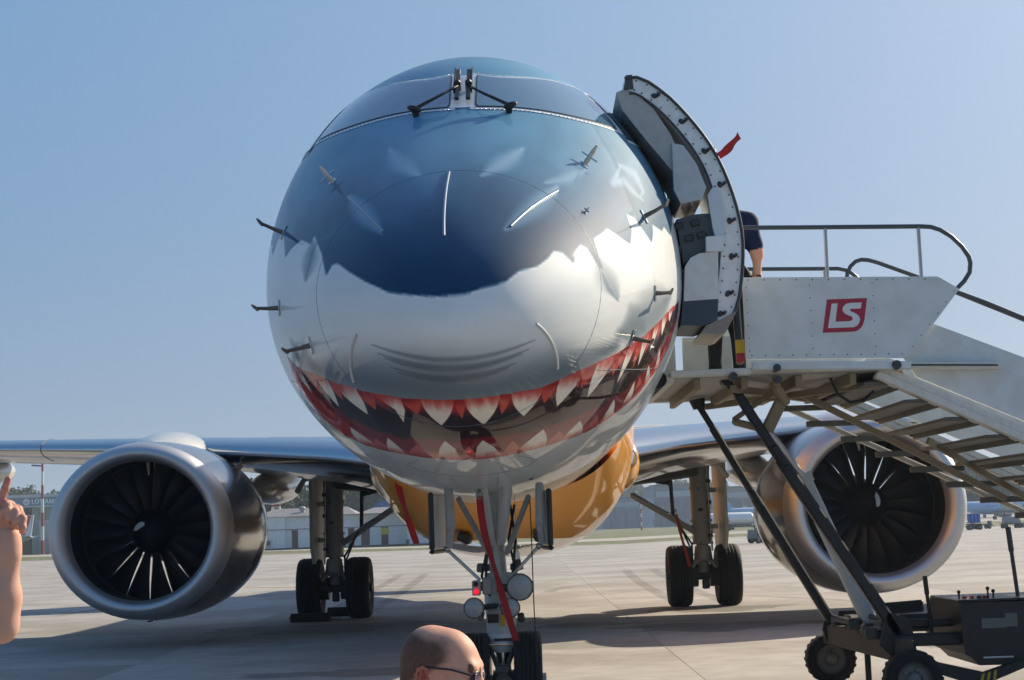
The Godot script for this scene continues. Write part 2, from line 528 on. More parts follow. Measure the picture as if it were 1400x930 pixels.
func build_ground() -> void:
	var conc := []
	var stain := noise_tex(0.006, Color(0.89, 0.88, 0.87), Color(1, 1, 1), 21, 6, 0.30, 0.62, 1024)
	var fine := noise_tex(0.05, Color(0.945, 0.945, 0.945), Color(1, 1, 1), 22, 5, 0.3, 0.7, 1024)
	for h in ["a09c96", "a29e98", "9f9b95", "a39f99"]:
		var m := mat(h, 0.88)
		m.albedo_texture = stain
		m.uv1_triplanar = true
		m.uv1_world_triplanar = true
		m.uv1_scale = Vector3.ONE * (0.031 + 0.004 * conc.size())
		m.detail_enabled = true
		m.detail_blend_mode = BaseMaterial3D.BLEND_MODE_MUL
		m.detail_albedo = fine
		m.detail_uv_layer = BaseMaterial3D.DETAIL_UV_1
		conc.append(m)
	var grass_m := mat("6c7044", 0.95)
	grass_m.albedo_texture = noise_tex(0.03, Color(0.62, 0.60, 0.5), Color(1, 1, 1), 31, 5, 0.3, 0.65)
	grass_m.uv1_triplanar = true
	grass_m.uv1_world_triplanar = true
	grass_m.uv1_scale = Vector3.ONE * 0.06
	struct("ground", sheet([[-3000, 400], [3000, 400], [3000, -5000], [-3000, -5000]], -0.03), grass_m)
	# apron out to the grass; it reaches farther on the right
	var apron := struct("apron", sheet([[-300, 60], [300, 60], [300, -175], [39, -146], [21.7, -144], [13.7, -131], [7, -116], [-6.4, -122], [-19.6, -130], [-46, -150], [-300, -170]], -0.012), conc[1])
	var joint := mat("8d857b", 0.95)
	var jm := MB.new()
	var rng := RandomNumberGenerator.new()
	rng.seed = 4
	# concrete slabs, each with its own edges; beyond them the slabs merge into one surface
	var slab := 6.0
	var sm := []
	for k in 1:
		var mb := MB.new()
		mb.box(Vector3(0, -0.006, 0), Vector3(slab - 0.004, 0.012, slab - 0.004), Basis(), 0.0015)
		sm.append(mb.mesh())
	for ix in range(-6, 6):
		for iz in range(0, 14):
			var at := Vector3(1.6 + (ix + 0.5) * slab, 0, 4.6 - (iz + 0.5) * slab)
			var s := part("concrete_slab", sm[0], conc[rng.randi() % 4], apron, at)
			s.set_meta("kind", "structure")
	struct("joint_filler", sheet([[1.6 - 6 * slab, 4.6], [1.6 + 6 * slab, 4.6], [1.6 + 6 * slab, 4.6 - 14 * slab], [1.6 - 6 * slab, 4.6 - 14 * slab]], -0.004), joint, apron)
	# taxi strip and the pale service road behind the apron
	struct("service_road", sheet([[-160, -230], [-60, -200], [-9, -141], [8.5, -141], [16.8, -158], [45, -205], [120, -260], [120, -300], [45, -250], [19, -186], [10.3, -168], [-9, -153], [-60, -222], [-160, -260]], -0.015), mat("a39d92", 0.9, 0.0, 0.2))
	struct("far_apron", sheet([[46, -236], [90, -275], [260, -420], [260, -700], [70, -480]], -0.02), mat("8f8a82", 0.9, 0.0, 0.1))
	# yellow guide line, oil stains
	var line := mat("b08a35", 0.8, 0.0, 0.9)
	var lm := MB.new()
	for q in [[-7.6, -47.0, -3.6, -43.5]]:
		lm.bar(Vector3(q[0], 0.003, q[1]), Vector3(q[2], 0.003, q[3]), 0.003, 0.22, Vector3.UP)
	struct("guide_line", lm, line)
	for q in [[-1.6, -17.2, 1.1, 0.5], [2.6, -22.6, 1.3, 0.9], [-3.0, -25.5, 1.6, 1.2], [0.9, -24.0, 0.7, 0.5], [3.1, -27.0, 1.1, 0.8], [-0.6, -14.6, 0.5, 0.3], [5.2, -18.0, 0.8, 0.5]]:
		var mb := MB.new()
		var ring_ := PackedVector3Array()
		for i in 40:
			var a := TAU * i / 40.0
			var w := 1.0 + 0.22 * sin(3.0 * a + q[0]) + 0.13 * sin(7.0 * a + q[1]) + 0.06 * sin(13.0 * a)
			ring_.append(Vector3(q[0] + cos(a) * q[2] * w, 0.0, q[1] + sin(a) * q[3] * w))
		for i in 40:
			mb.vert(Vector3(q[0], 0.0035, q[1]), Vector3.UP)
			mb.vert(ring_[i] + Vector3(0, 0.0035, 0), Vector3.UP)
			mb.vert(ring_[(i + 1) % 40] + Vector3(0, 0.0035, 0), Vector3.UP)
		var m := mat("5a5148", 0.7, 0.0, 0.8)
		m.transparency = BaseMaterial3D.TRANSPARENCY_ALPHA
		m.albedo_color.a = 0.30
		var o := struct("oil_stain", mb, m)

	# tyre marks left by earlier traffic
	for q in [[-3.5, -29.2, -0.4, 26.0], [-2.7, -29.0, -0.4, 26.0], [2.7, -29.2, 0.5, 22.0], [3.5, -29.0, 0.5, 22.0], [-9.0, -33.0, 5.0, 14.0], [6.0, -24.0, -3.0, 9.0], [0.6, -36.0, 6.5, 10.0]]:
		var mb := MB.new()
		var rows := []
		for i in 25:
			var f := i / 24.0
			var x: float = q[0] + q[2] * f * f
			var z: float = q[1] - q[3] * f
			rows.append(PackedVector3Array([Vector3(x - 0.13, 0.0032, z), Vector3(x + 0.13, 0.0032, z)]))
		mb.grid(rows)
		var m := mat("3b3732", 0.85, 0.0, 1.6)
		m.transparency = BaseMaterial3D.TRANSPARENCY_ALPHA
		m.albedo_color.a = 0.16
		struct("tyre_mark", mb, m)

func wall_box(nm: String, x0: float, x1: float, y0: float, y1: float, z0: float, z1: float, m: Material, par: Node) -> MeshInstance3D:
	var mb := MB.new()
	mb.box(Vector3((x0 + x1) / 2, (y0 + y1) / 2, (z0 + z1) / 2), Vector3(absf(x1 - x0), y1 - y0, absf(z1 - z0)))
	return part(nm, mb, m, par)

func text_on(s: String, size: float, m: Material, par: Node, at: Vector3, depth := 0.06) -> void:
	var t := TextMesh.new()
	t.text = s
	var f := SystemFont.new()
	f.font_names = PackedStringArray(["Droid Sans"])
	f.font_weight = 700
	t.font = f
	t.font_size = 64
	t.pixel_size = size / 64.0
	t.depth = depth
	t.horizontal_alignment = HORIZONTAL_ALIGNMENT_LEFT
	var o := MeshInstance3D.new()
	o.name = numbered("lettering", par)
	o.mesh = t
	o.material_override = m
	par.add_child(o, true)
	o.position = at

func striped_mast(nm: String, label: String, at: Vector3, h: float, w: float, bands: int, lean := 0.0) -> Node3D:
	var t := thing(nm, label, "mast", at)
	t.rotation.z = lean
	var red := mat("a3232b", 0.5)
	var wht := mat("d6d6d2", 0.5)
	for i in bands:
		var mb := MB.new()
		mb.cyl(Vector3(0, h * i / bands, 0), Vector3(0, h * (i + 1) / bands, 0), lerpf(w, w * 0.6, float(i) / bands), lerpf(w, w * 0.6, (i + 1.0) / bands), 14)
		part("mast_band", mb, red if i % 2 == 0 else wht, t)
	return t

func build_far_buildings() -> void:
	# big hangar at the far left, sign on its fascia
	var H := thing("hangar", "large hangar with grey sign fascia and pale green doors, far left", "hangar", Vector3(-66, 0, -250))
	var fascia := mat("7f93a6", 0.5)
	wall_box("wall", -20, 18, 0, 7.0, -44, -36, mat("b9bfba", 0.6), H)
	wall_box("wall", -20, -19.5, 0, 7.0, -36, -1, mat("9aa3a8", 0.6), H)
	wall_box("wall", 17.5, 18, 0, 7.0, -36, -1, mat("9aa3a8", 0.6), H)
	wall_box("roof", -20.4, 18.4, 8.3, 8.75, -44.4, 0.4, mat("c4c8c8", 0.5), H)
	wall_box("fascia", -20.2, 18.2, 7.05, 8.3, -1.2, 0.0, fascia, H)
	wall_box("fascia_trim", -20.2, 18.2, 6.88, 7.05, -1.2, 0.06, mat("d3d6d4", 0.5), H)
	wall_box("dark_interior", -19.4, -5.9, 0.02, 6.85, -30, -29.5, mat("22272a", 0.8), H)
	var dm := mat("9fae9c", 0.55)
	for i in 22:
		var x := -6.2 + i * 1.05
		var mb := MB.new()
		mb.box(Vector3(x + 0.5, 3.43, -0.9), Vector3(0.98, 6.8, 0.12), Basis(), 0.03)
		part("door_panel", mb, dm, H)
	text_on("LOT AMS", 0.95, mat("f0f2f2", 0.6), H, Vector3(-6.05, 7.68, 0.03))
	var mb := MB.new()
	mb.cyl(Vector3(-6.75, 7.68, 0.0), Vector3(-6.75, 7.68, 0.06), 0.5, 0.5, 24)
	part("emblem_disc", mb, mat("e6e8e8", 0.6), H)
	mb = MB.new()
	mb.prism(PackedVector2Array([Vector2(-0.3, -0.1), Vector2(0.05, 0.05), Vector2(0.32, 0.3), Vector2(0.12, -0.05), Vector2(-0.1, -0.22)]), 0.03, Transform3D(Basis(), Vector3(-6.75, 7.66, 0.065)))
	part("emblem_bird", mb, fascia, H)
	# grey annex before it
	var A := thing("hangar_annex", "low pale grey annex with dark door before the left hangar", "building", Vector3(-63.5, 0, -246))
	wall_box("wall", -6.3, 7, 0, 4.6, -3.0, 0, mat("a9b1b5", 0.6), A)
	wall_box("roof", -6.45, 7.15, 4.6, 4.8, -3.1, 0.15, mat("bcc1c2", 0.6), A)
	wall_box("door", -2.9, 1.2, 0, 3.0, 0.0, 0.06, mat("3a3136", 0.6), A)
	wall_box("door_frame", -3.05, 1.35, 3.0, 3.15, 0.0, 0.1, mat("8a9092", 0.6), A)
	wall_box("cabinet", -4.6, -3.6, 0, 2.0, 0.05, 0.9, mat("b4b5ae", 0.6), A)
	var lampm := MB.new()
	lampm.box(Vector3(0.3, 3.5, 0.25), Vector3(0.5, 0.18, 0.4), Basis(), 0.04)
	part("wall_lamp", lampm, mat("4a4d50", 0.5), A)
	# white two-storey building in the middle
	var W := thing("white_building", "long white two storey service building with maroon doors and grey hipped roof", "building", Vector3(-17, 0, -167), 0.0)
	var wm := mat("e9e9e6", 0.6, 0.0, 0.3)
	var mar := mat("4a2a2c", 0.6)
	for q in [[-9.0, -6.2, -0.9], [-6.2, -3.0, -1.5], [-3.0, 6.0, -1.5], [6.0, 11.5, 0.4]]:
		wall_box("wall", q[0], q[1], 0.15, 3.15, -8, q[2], wm, W)
		wall_box("cornice", q[0] - 0.05, q[1] + 0.05, 3.15, 3.27, -8, q[2] + 0.10, mat("b9bab7", 0.6), W)
		wall_box("band", q[0], q[1], 1.93, 2.0, -7.9, q[2] + 0.05, mat("70706e", 0.6), W)
		wall_box("plinth", q[0], q[1], 0.0, 0.15, -8, q[2] + 0.06, mat("5c5a58", 0.7), W)
	var mbr := MB.new()
	for q in [[-9.2, 1.0, -9.0, 0.1, 3.27, 4.1], [1.0, 11.9, -9.0, 0.9, 3.27, 3.9]]:
		var x0: float = q[0]; var x1: float = q[1]; var z0: float = q[2]; var z1: float = q[3] - 1.2; var y0: float = q[4]; var y1: float = q[5]
		var zm := (z0 + z1) / 2
		mbr.quad(Vector3(x0, y0, z1), Vector3(x1, y0, z1), Vector3(x1 - 1.4, y1, zm), Vector3(x0 + 1.4, y1, zm))
		mbr.quad(Vector3(x0, y0, z0), Vector3(x0 + 1.4, y1, zm), Vector3(x1 - 1.4, y1, zm), Vector3(x1, y0, z0))
		mbr.tri(Vector3(x0, y0, z0), Vector3(x0, y0, z1), Vector3(x0 + 1.4, y1, zm))
		mbr.tri(Vector3(x1, y0, z1), Vector3(x1, y0, z0), Vector3(x1 - 1.4, y1, zm))
	part("roof", mbr, mat("7d7a7c", 0.7), W)
	for q in [[-5.6, -5.0, -1.5, 0], [0.0, 0.6, -1.5, 0], [1.3, 2.15, -1.5, 0], [3.3, 4.0, -1.5, 1], [8.9, 9.1, 0.4, 0]]:
		var d := wall_box("door", q[0], q[1], 0.15, 1.85, q[2], q[2] + 0.05, mar, W)
		wall_box("door_frame", q[0] - 0.08, q[1] + 0.08, 1.85, 1.92, q[2], q[2] + 0.08, mat("8d8a86", 0.6), W)
		if q[3]:
			wall_box("yellow_sign", q[0], q[1] + 0.05, 1.15, 1.8, q[2] + 0.055, q[2] + 0.1, mat("d2bb2c", 0.6), W)
	for q in [[-8.6, 0.35, 0.7], [-7.9, 0.35, 0.9], [-8.3, 1.1, 0.6]]:
		var m2 := MB.new()
		m2.box(Vector3(q[0], q[1] + 0.35, -0.7), Vector3(0.62, 0.6, 0.35), Basis(), 0.04)
		var ac := part("air_conditioner", m2, mat("bfc1bf", 0.6), W)
		m2 = MB.new()
		m2.cyl(Vector3(q[0] + 0.05, q[1] + 0.35, -0.53), Vector3(q[0] + 0.05, q[1] + 0.35, -0.50), 0.24, 0.24, 16)
		part("fan_grille", m2, mat("3c4042", 0.6), ac)
	var m3 := MB.new()
	m3.cyl(Vector3(-4.7, 3.5, -3), Vector3(-4.7, 4.0, -3), 0.22, 0.22)
	m3.ball(Vector3(-4.7, 4.05, -3), Vector3(0.35, 0.2, 0.35))
	part("roof_vent", m3, mat("9b9d9c", 0.5), W)
	for x in [6.1, 9.0]:
		wall_box("bollard", x - 0.12, x + 0.12, 0, 0.6, 1.2, 1.45, mat("4a4a48", 0.7), W)
	var B := thing("blue_roofed_shed", "low shed with bright blue roof behind the white building", "building", Vector3(-13.5, 0, -196))
	wall_box("wall", -3.4, 7.5, 0, 3.9, -5, 0, mat("6f8296", 0.6), B)
	var m4 := MB.new()
	m4.prism(PackedVector2Array([Vector2(-3.8, 3.9), Vector2(8.2, 3.9), Vector2(7.6, 4.5), Vector2(0.4, 5.4), Vector2(-2.6, 4.9)]), -6.0, Transform3D(Basis(), Vector3(0, 0, 0.4)))
	part("roof", m4, mat("2f5f9e", 0.5), B)
	# masts
	var m5 := striped_mast("floodlight_mast", "tall red and white striped lamp mast before the left hangar", Vector3(-66.2, 0, -235), 13.4, 0.24, 7, -0.006)
	for q in [13.2, 12.3]:
		var m6 := MB.new()
		m6.box(Vector3(-0.75, q, 0), Vector3(1.5, 0.22, 0.5), Basis(Vector3.BACK, -0.1), 0.05)
		part("floodlight", m6, mat("5d4a4e", 0.5), m5)
	striped_mast("marker_post", "thin red and white marker post by the right blue shed", Vector3(22.5, 0, -310), 5.5, 0.17, 7)
	m5 = thing("lattice_mast", "red and white lattice mast behind the white building", "mast", Vector3(-27.2, 0, -190))
	for i in 9:
		var y0 := 1.0 * i * 1.15
		var y1 := y0 + 1.15
		var w0 := lerpf(0.62, 0.18, i / 9.0)
		var w1 := lerpf(0.62, 0.18, (i + 1) / 9.0)
		var m7 := MB.new()
		for c in 4:
			var a := Vector3([1, 1, -1, -1][c], 0, [1, -1, -1, 1][c])
			var b := Vector3([1, -1, -1, 1][c], 0, [-1, -1, 1, 1][c])
			m7.cyl(a * w0 + Vector3(0, y0, 0), a * w1 + Vector3(0, y1, 0), 0.05, 0.05, 6)
			m7.cyl(a * w0 + Vector3(0, y0, 0), b * w1 + Vector3(0, y1, 0), 0.035, 0.035, 6)
			m7.cyl(a * w1 + Vector3(0, y1, 0), b * w1 + Vector3(0, y1, 0), 0.035, 0.035, 6)
		part("lattice_section", m7, mat("a92a2f" if i % 2 == 0 else "d8d8d4", 0.5), m5)
	# blue-grey hangars on the right
	var hg := [[27.5, -450, 5.2, 7.9, "6f879c", "blue grey shed behind the orange belly", "55697c"], [45.0, -452, 8.5, 10.8, "5d7287", "tall dark blue grey hangar with pale sign band", "4a5b6d"], [62.0, -456, 8.0, 9.8, "7d8388", "wide grey hangar with dark roof behind the right engine", "585d61"]]
	for q in hg:
		var R := thing("far_hangar", q[5], "hangar", Vector3(q[0], 0, q[1]))
		var x: float = q[2]
		wall_box("wall", -x, x, 0, q[3], -40, 0, mat(q[4], 0.6), R)
		wall_box("roof", -x - 0.4, x + 0.4, q[3], q[3] + 0.5, -40.4, 0.6, mat(q[6], 0.6), R)
		var n := 7
		for i in n:
			var m8 := MB.new()
			m8.box(Vector3(lerpf(-x + 0.9, x - 0.9, i / (n - 1.0)), q[3] * 0.36, 0.1), Vector3(x * 2 / n - 0.5, q[3] * 0.68, 0.15), Basis(), 0.04)
			part("door_panel", m8, mat(q[6], 0.55), R)
		wall_box("sign_band", -x + 0.5, x - 0.5, q[3] * 0.74, q[3] * 0.88, 0.0, 0.12, mat("9fadb8", 0.6), R)
	var L := thing("light_building", "pale grey blue windowless building beside the marker post", "building", Vector3(34.4, 0, -452))
	wall_box("wall", -2.9, 3.0, 0, 7.6, -20, 0, mat("b4c2cc", 0.6), L)
	wall_box("roof", -3.1, 3.2, 7.6, 7.9, -20, 0.2, mat("8b97a0", 0.6), L)
	wall_box("door", 1.7, 2.6, 0, 2.1, 0.0, 0.08, mat("4d6b8f", 0.6), L)
	wall_box("window", -1.8, -0.4, 4.6, 5.8, 0.0, 0.06, mat("7d93a5", 0.3), L)

# ---------------------------------------------------------------- trees
func make_tree(nm: String, label: String, at: Vector3, h: float, w: float, seed_: int, hex: String, group: String) -> Node3D:
	var t := thing(nm, label, "tree", at, 0.0, group)
	var rng := RandomNumberGenerator.new()
	rng.seed = seed_
	var mb := MB.new()
	mb.tube([Vector3(0, 0, 0), Vector3(0.1, h * 0.35, 0), Vector3(0, h * 0.75, 0.1)], [h * 0.028, h * 0.02, h * 0.008], 8)
	for i in 6:
		var a := rng.randf() * TAU
		var y := h * rng.randf_range(0.3, 0.6)
		mb.tube([Vector3(0, y, 0), Vector3(cos(a) * w * 0.3, y + h * 0.16, sin(a) * w * 0.3)], [h * 0.01, h * 0.004], 6)
	part("trunk", mb, mat("4a4036", 0.9), t)
	mb = MB.new()
	var lumps := []
	for i in 20:
		var a := rng.randf() * TAU
		var y := rng.randf_range(0.24, 0.95)
		var r := w * 0.5 * sqrt(maxf(0.05, 1.0 - pow((y - 0.5) * 1.9, 2.0))) * rng.randf_range(0.35, 0.9)
		lumps.append([Vector3(cos(a) * r, y * h, sin(a) * r), rng.randf_range(0.13, 0.22) * h, rng.randf_range(0.75, 1.25)])
	for i in 2600:
		var l: Array = lumps[rng.randi() % lumps.size()]
		var d := Vector3(rng.randfn(), rng.randfn() * 0.8, rng.randfn()).normalized() * pow(rng.randf(), 0.4)
		var p: Vector3 = l[0] + d * l[1]
		var n := (d + Vector3(rng.randfn(), rng.randfn(), rng.randfn()) * 0.6).normalized()
		var sx := n.cross(Vector3(0.2, 1, 0.1)).normalized() * h * 0.027
		var sy := n.cross(sx).normalized() * h * 0.036
		var g: float = l[2] * rng.randf_range(0.75, 1.25)
		mb.col = Color(hex).srgb_to_linear() * g
		mb.quad(p - sx, p - sy, p + sx, p + sy)
	var cm := vmat(0.9)
	cm.backlight_enabled = true
	cm.backlight = Color(0.25, 0.3, 0.12)
	part("crown", mb, cm, t)
	return t

func build_trees() -> void:
	var rng := RandomNumberGenerator.new()
	rng.seed = 77
	var kinds := []
	var words := ["dark green rounded tree", "olive green spreading tree", "tall grey green poplar like tree"]
	var hexes := ["3a4a2c", "4a5330", "43513a"]
	# [x from, x to, z, count, height, where]
	var rows := [[-104, -76, -318, 9, 11.0, "behind the far left hangar"], [-72, -62, -318, 2, 10.4, "rising over the left hangar roof"], [-37, -25, -225, 7, 9.0, "behind the lattice mast"], [-23, -12, -240, 6, 9.0, "behind the white building"], [27, 44, -520, 6, 12.5, "behind the right sheds"], [44, 66, -540, 5, 14.5, "behind the tall dark hangar"], [76, 122, -330, 12, 12.0, "behind the parked airliner on the right"]]
	for r in rows:
		for i in r[3]:
			var k := rng.randi() % 3
			var f = (i + 0.5) / float(r[3])
			var at := Vector3(lerpf(r[0], r[1], f) + rng.randf_range(-0.8, 0.8), 0, r[2] + rng.randf_range(-8, 8))
			var place := "%s from left, %s" % [["first", "second", "third", "fourth", "fifth", "sixth", "seventh", "eighth", "ninth", "tenth", "eleventh", "twelfth"][i], r[5]]
			var label: String = words[k] + ", " + place
			var h: float = r[4] * rng.randf_range(0.78, 1.08)
			if kinds.size() <= k or kinds[k] == null:
				while kinds.size() <= k:
					kinds.append(null)
				kinds[k] = make_tree("tree", label, at, 12.0, [9.0, 10.5, 6.5][k], 100 + k, hexes[k], "trees along the airfield edge")
				kinds[k].scale = Vector3.ONE * h / 12.0
			else:
				var c := copy(kinds[k], at, rng.randf() * TAU, label, "trees along the airfield edge")
				c.scale = Vector3.ONE * h / 12.0
# ---------------------------------------------------------------- the airliner's nose: sections against the distance t behind the tip
const ST := [0, 0.06, 0.25, 0.6, 1.1, 1.7, 2.4, 3.2, 4.2, 5.5, 7.5]
const PW := [0, 0.200, 0.420, 0.662, 0.896, 1.102, 1.280, 1.438, 1.555, 1.623, 1.631]
const PT := [0, 0.218, 0.466, 0.736, 1.028, 1.340, 1.743, 2.245, 2.581, 2.721, 2.750]
const PB := [0, -0.165, -0.319, -0.455, -0.561, -0.638, -0.688, -0.730, -0.766, -0.781, -0.779]
const PC := [0, 0.049, 0.109, 0.183, 0.280, 0.400, 0.530, 0.685, 0.845, 0.952, 0.996]
const PE := [1, 1, 1, 1, 1, 0.996, 0.991, 1.039, 1.012, 1, 1]
const TIP_Y := 2.405
const ART_R := 1.12
var spl := []
var arc_t := PackedFloat32Array()
var arc_s := PackedFloat32Array()

func make_spline(y: Array) -> Array:
	var n := ST.size()
	var s := []
	for q in ST:
		s.append(sqrt(q))
	# natural cubic spline by the tridiagonal algorithm
	var h := []
	for i in n - 1:
		h.append(s[i + 1] - s[i])
	var cp := [0.0]
	var dp := [0.0]
	for i in range(1, n - 1):
		var a: float = h[i - 1]
		var b: float = 2.0 * (h[i - 1] + h[i])
		var c: float = h[i]
		var d: float = 6.0 * ((y[i + 1] - y[i]) / h[i] - (y[i] - y[i - 1]) / h[i - 1])
		var m: float = b - a * cp[i - 1]
		cp.append(c / m)
		dp.append((d - a * dp[i - 1]) / m)
	var M := []
	M.resize(n)
	M.fill(0.0)
	for i in range(n - 2, 0, -1):
		M[i] = dp[i] - cp[i] * M[i + 1]
	return [s, h, y, M]

func ev(k: int, x: float) -> float:
	var s: Array = spl[k][0]
	var h: Array = spl[k][1]
	var y: Array = spl[k][2]
	var M: Array = spl[k][3]
	var n := s.size()
	var i := 0
	while i < n - 2 and x > s[i + 1]:
		i += 1
	var a: float = s[i + 1] - x
	var c: float = x - s[i]
	return (M[i] * a * a * a + M[i + 1] * c * c * c) / (6.0 * h[i]) + (y[i] / h[i] - M[i] * h[i] / 6.0) * a + (y[i + 1] / h[i] - M[i + 1] * h[i] / 6.0) * c

func sect(t: float) -> Array:
	var x := sqrt(minf(t, 7.5))
	return [ev(0, x), ev(1, x), ev(2, x), ev(3, x), clampf(ev(4, x), 0.9, 1.1)]

func skin(t: float, phi: float, q := []) -> Vector3:
	if q.is_empty():
		q = sect(t)
	var c := cos(phi)
	var s := sin(phi)
	var x: float = q[0] * signf(c) * (pow(absf(c), q[4]) if s > 0.0 else absf(c))
	var y: float = q[3] + ((q[1] - q[3]) * s if s > 0.0 else (q[3] - q[2]) * s)
	return Vector3(x, TIP_Y + y, -t)

func skin_n(t: float, phi: float) -> Vector3:
	var e := 0.004
	var a := skin(t + e, phi) - skin(maxf(t - e, 1e-4), phi)
	var b := skin(t, phi + e) - skin(t, phi - e)
	var m := a.cross(b).normalized()
	var o := skin(t, phi) - Vector3(0, TIP_Y + 0.3, -t - 0.5)
	return m if m.dot(o) > 0 else -m

func over(t: float, deg: float, lift: float) -> Vector3:
	return skin(t, deg_to_rad(deg)) + skin_n(t, deg_to_rad(deg)) * lift

func setup_nose() -> void:
	for p in [PW, PT, PB, PC, PE]:
		spl.append(make_spline(p))
	var s := 0.0
	var pr := 0.0
	var pt := 0.0
	for i in 801:
		var t := 14.0 * pow(i / 800.0, 2.0)
		var q := sect(t)
		var r: float = (q[0] + (q[1] - q[2]) * 0.5) * 0.5
		s += Vector2(r - pr, t - pt).length()
		pr = r
		pt = t
		arc_t.append(t)
		arc_s.append(s)

func rho(t: float) -> float:
	var i := clampi(int(sqrt(t / 14.0) * 800.0), 0, 799)
	var f := (t - arc_t[i]) / (arc_t[i + 1] - arc_t[i])
	return pow(maxf(lerpf(arc_s[i], arc_s[i + 1], f), 0.0) / 7.0, 0.75)

func art_uv(t: float, phi: float) -> Vector2:
	var r := rho(t) / ART_R
	return Vector2(0.5 + 0.5 * r * cos(phi), 0.5 - 0.5 * r * sin(phi))

func art_pts(a: Array, size: int) -> PackedVector2Array:
	var o := PackedVector2Array()
	for i in range(0, a.size(), 2):
		o.append(Vector2(0.5 + 0.5 * a[i] * 0.001 / ART_R, 0.5 - 0.5 * a[i + 1] * 0.001 / ART_R) * size)
	return o

func fill(im: Image, poly: PackedVector2Array, color: Callable) -> void:
	# antialiased scanline fill; color(point) gives the paint and its alpha
	var size := im.get_width()
	var lo := Vector2.INF
	var hi := -Vector2.INF
	for p in poly:
		lo = lo.min(p)
		hi = hi.max(p)
	var x0 := clampi(int(lo.x), 0, size - 1)
	var x1 := clampi(int(hi.x) + 1, 0, size - 1)
	var K := 3
	for y in range(clampi(int(lo.y), 0, size - 1), clampi(int(hi.y) + 1, 0, size - 1) + 1):
		var cov := PackedFloat32Array()
		cov.resize(x1 - x0 + 1)
		for k in K:
			var yy := y + (k + 0.5) / K
			var xs := []
			for i in poly.size():
				var p := poly[i]
				var q := poly[(i + 1) % poly.size()]
				if (p.y <= yy) != (q.y <= yy):
					xs.append(p.x + (yy - p.y) / (q.y - p.y) * (q.x - p.x))
			xs.sort()
			for i in range(0, xs.size() - 1, 2):
				var a: float = xs[i]
				var b: float = xs[i + 1]
				for x in range(maxi(int(a), x0), mini(int(b), x1) + 1):
					cov[x - x0] += (minf(b, x + 1.0) - maxf(a, float(x))) / K
		for x in range(x0, x1 + 1):
			var w := cov[x - x0]
			if w > 0.01:
				var cc: Color = color.call(Vector2(x + 0.5, y + 0.5))
				im.set_pixel(x, y, im.get_pixel(x, y).lerp(Color(cc, 1.0), minf(w, 1.0) * cc.a))

func soft_stroke(im: Image, pts: PackedVector2Array, width: float, col: Color, taper := true) -> void:
	var size := im.get_width()
	var lo := Vector2.INF
	var hi := -Vector2.INF
	var total := 0.0
	for i in pts.size():
		lo = lo.min(pts[i]); hi = hi.max(pts[i])
		if i: total += pts[i].distance_to(pts[i - 1])
	for y in range(clampi(int(lo.y - width), 0, size - 1), clampi(int(hi.y + width) + 1, 0, size - 1)):
		for x in range(clampi(int(lo.x - width), 0, size - 1), clampi(int(hi.x + width) + 1, 0, size - 1)):
			var p := Vector2(x + 0.5, y + 0.5)
			var best := INF
			var along := 0.0
			var run := 0.0
			for i in pts.size() - 1:
				var q := Geometry2D.get_closest_point_to_segment(p, pts[i], pts[i + 1])
				var d := p.distance_to(q)
				if d < best:
					best = d
					along = (run + pts[i].distance_to(q)) / total
				run += pts[i].distance_to(pts[i + 1])
			var w := width * ((0.25 + 0.75 * sin(PI * clampf(along, 0.0, 1.0))) if taper else 1.0)
			var a := col.a * (1.0 - smoothstep(0.0, w, best))
			if a > 0.0:
				im.set_pixel(x, y, im.get_pixel(x, y).lerp(Color(col, 1.0), a))

func tooth(a: PackedVector2Array) -> PackedVector2Array:
	if a.size() > 3:
		return a
	var o := PackedVector2Array()
	var mid := (a[0] + a[2]) * 0.5
	for i in 9:
		var t := i / 8.0
		var p := a[0].lerp(a[1], t)
		o.append(p + (p - mid.lerp(a[1], t)).normalized() * a[0].distance_to(a[2]) * 0.10 * sin(PI * t))
	for i in range(1, 9):
		var t := i / 8.0
		var p := a[1].lerp(a[2], t)
		o.append(p + (p - a[1].lerp(mid, t)).normalized() * a[0].distance_to(a[2]) * 0.10 * sin(PI * t))
	return o

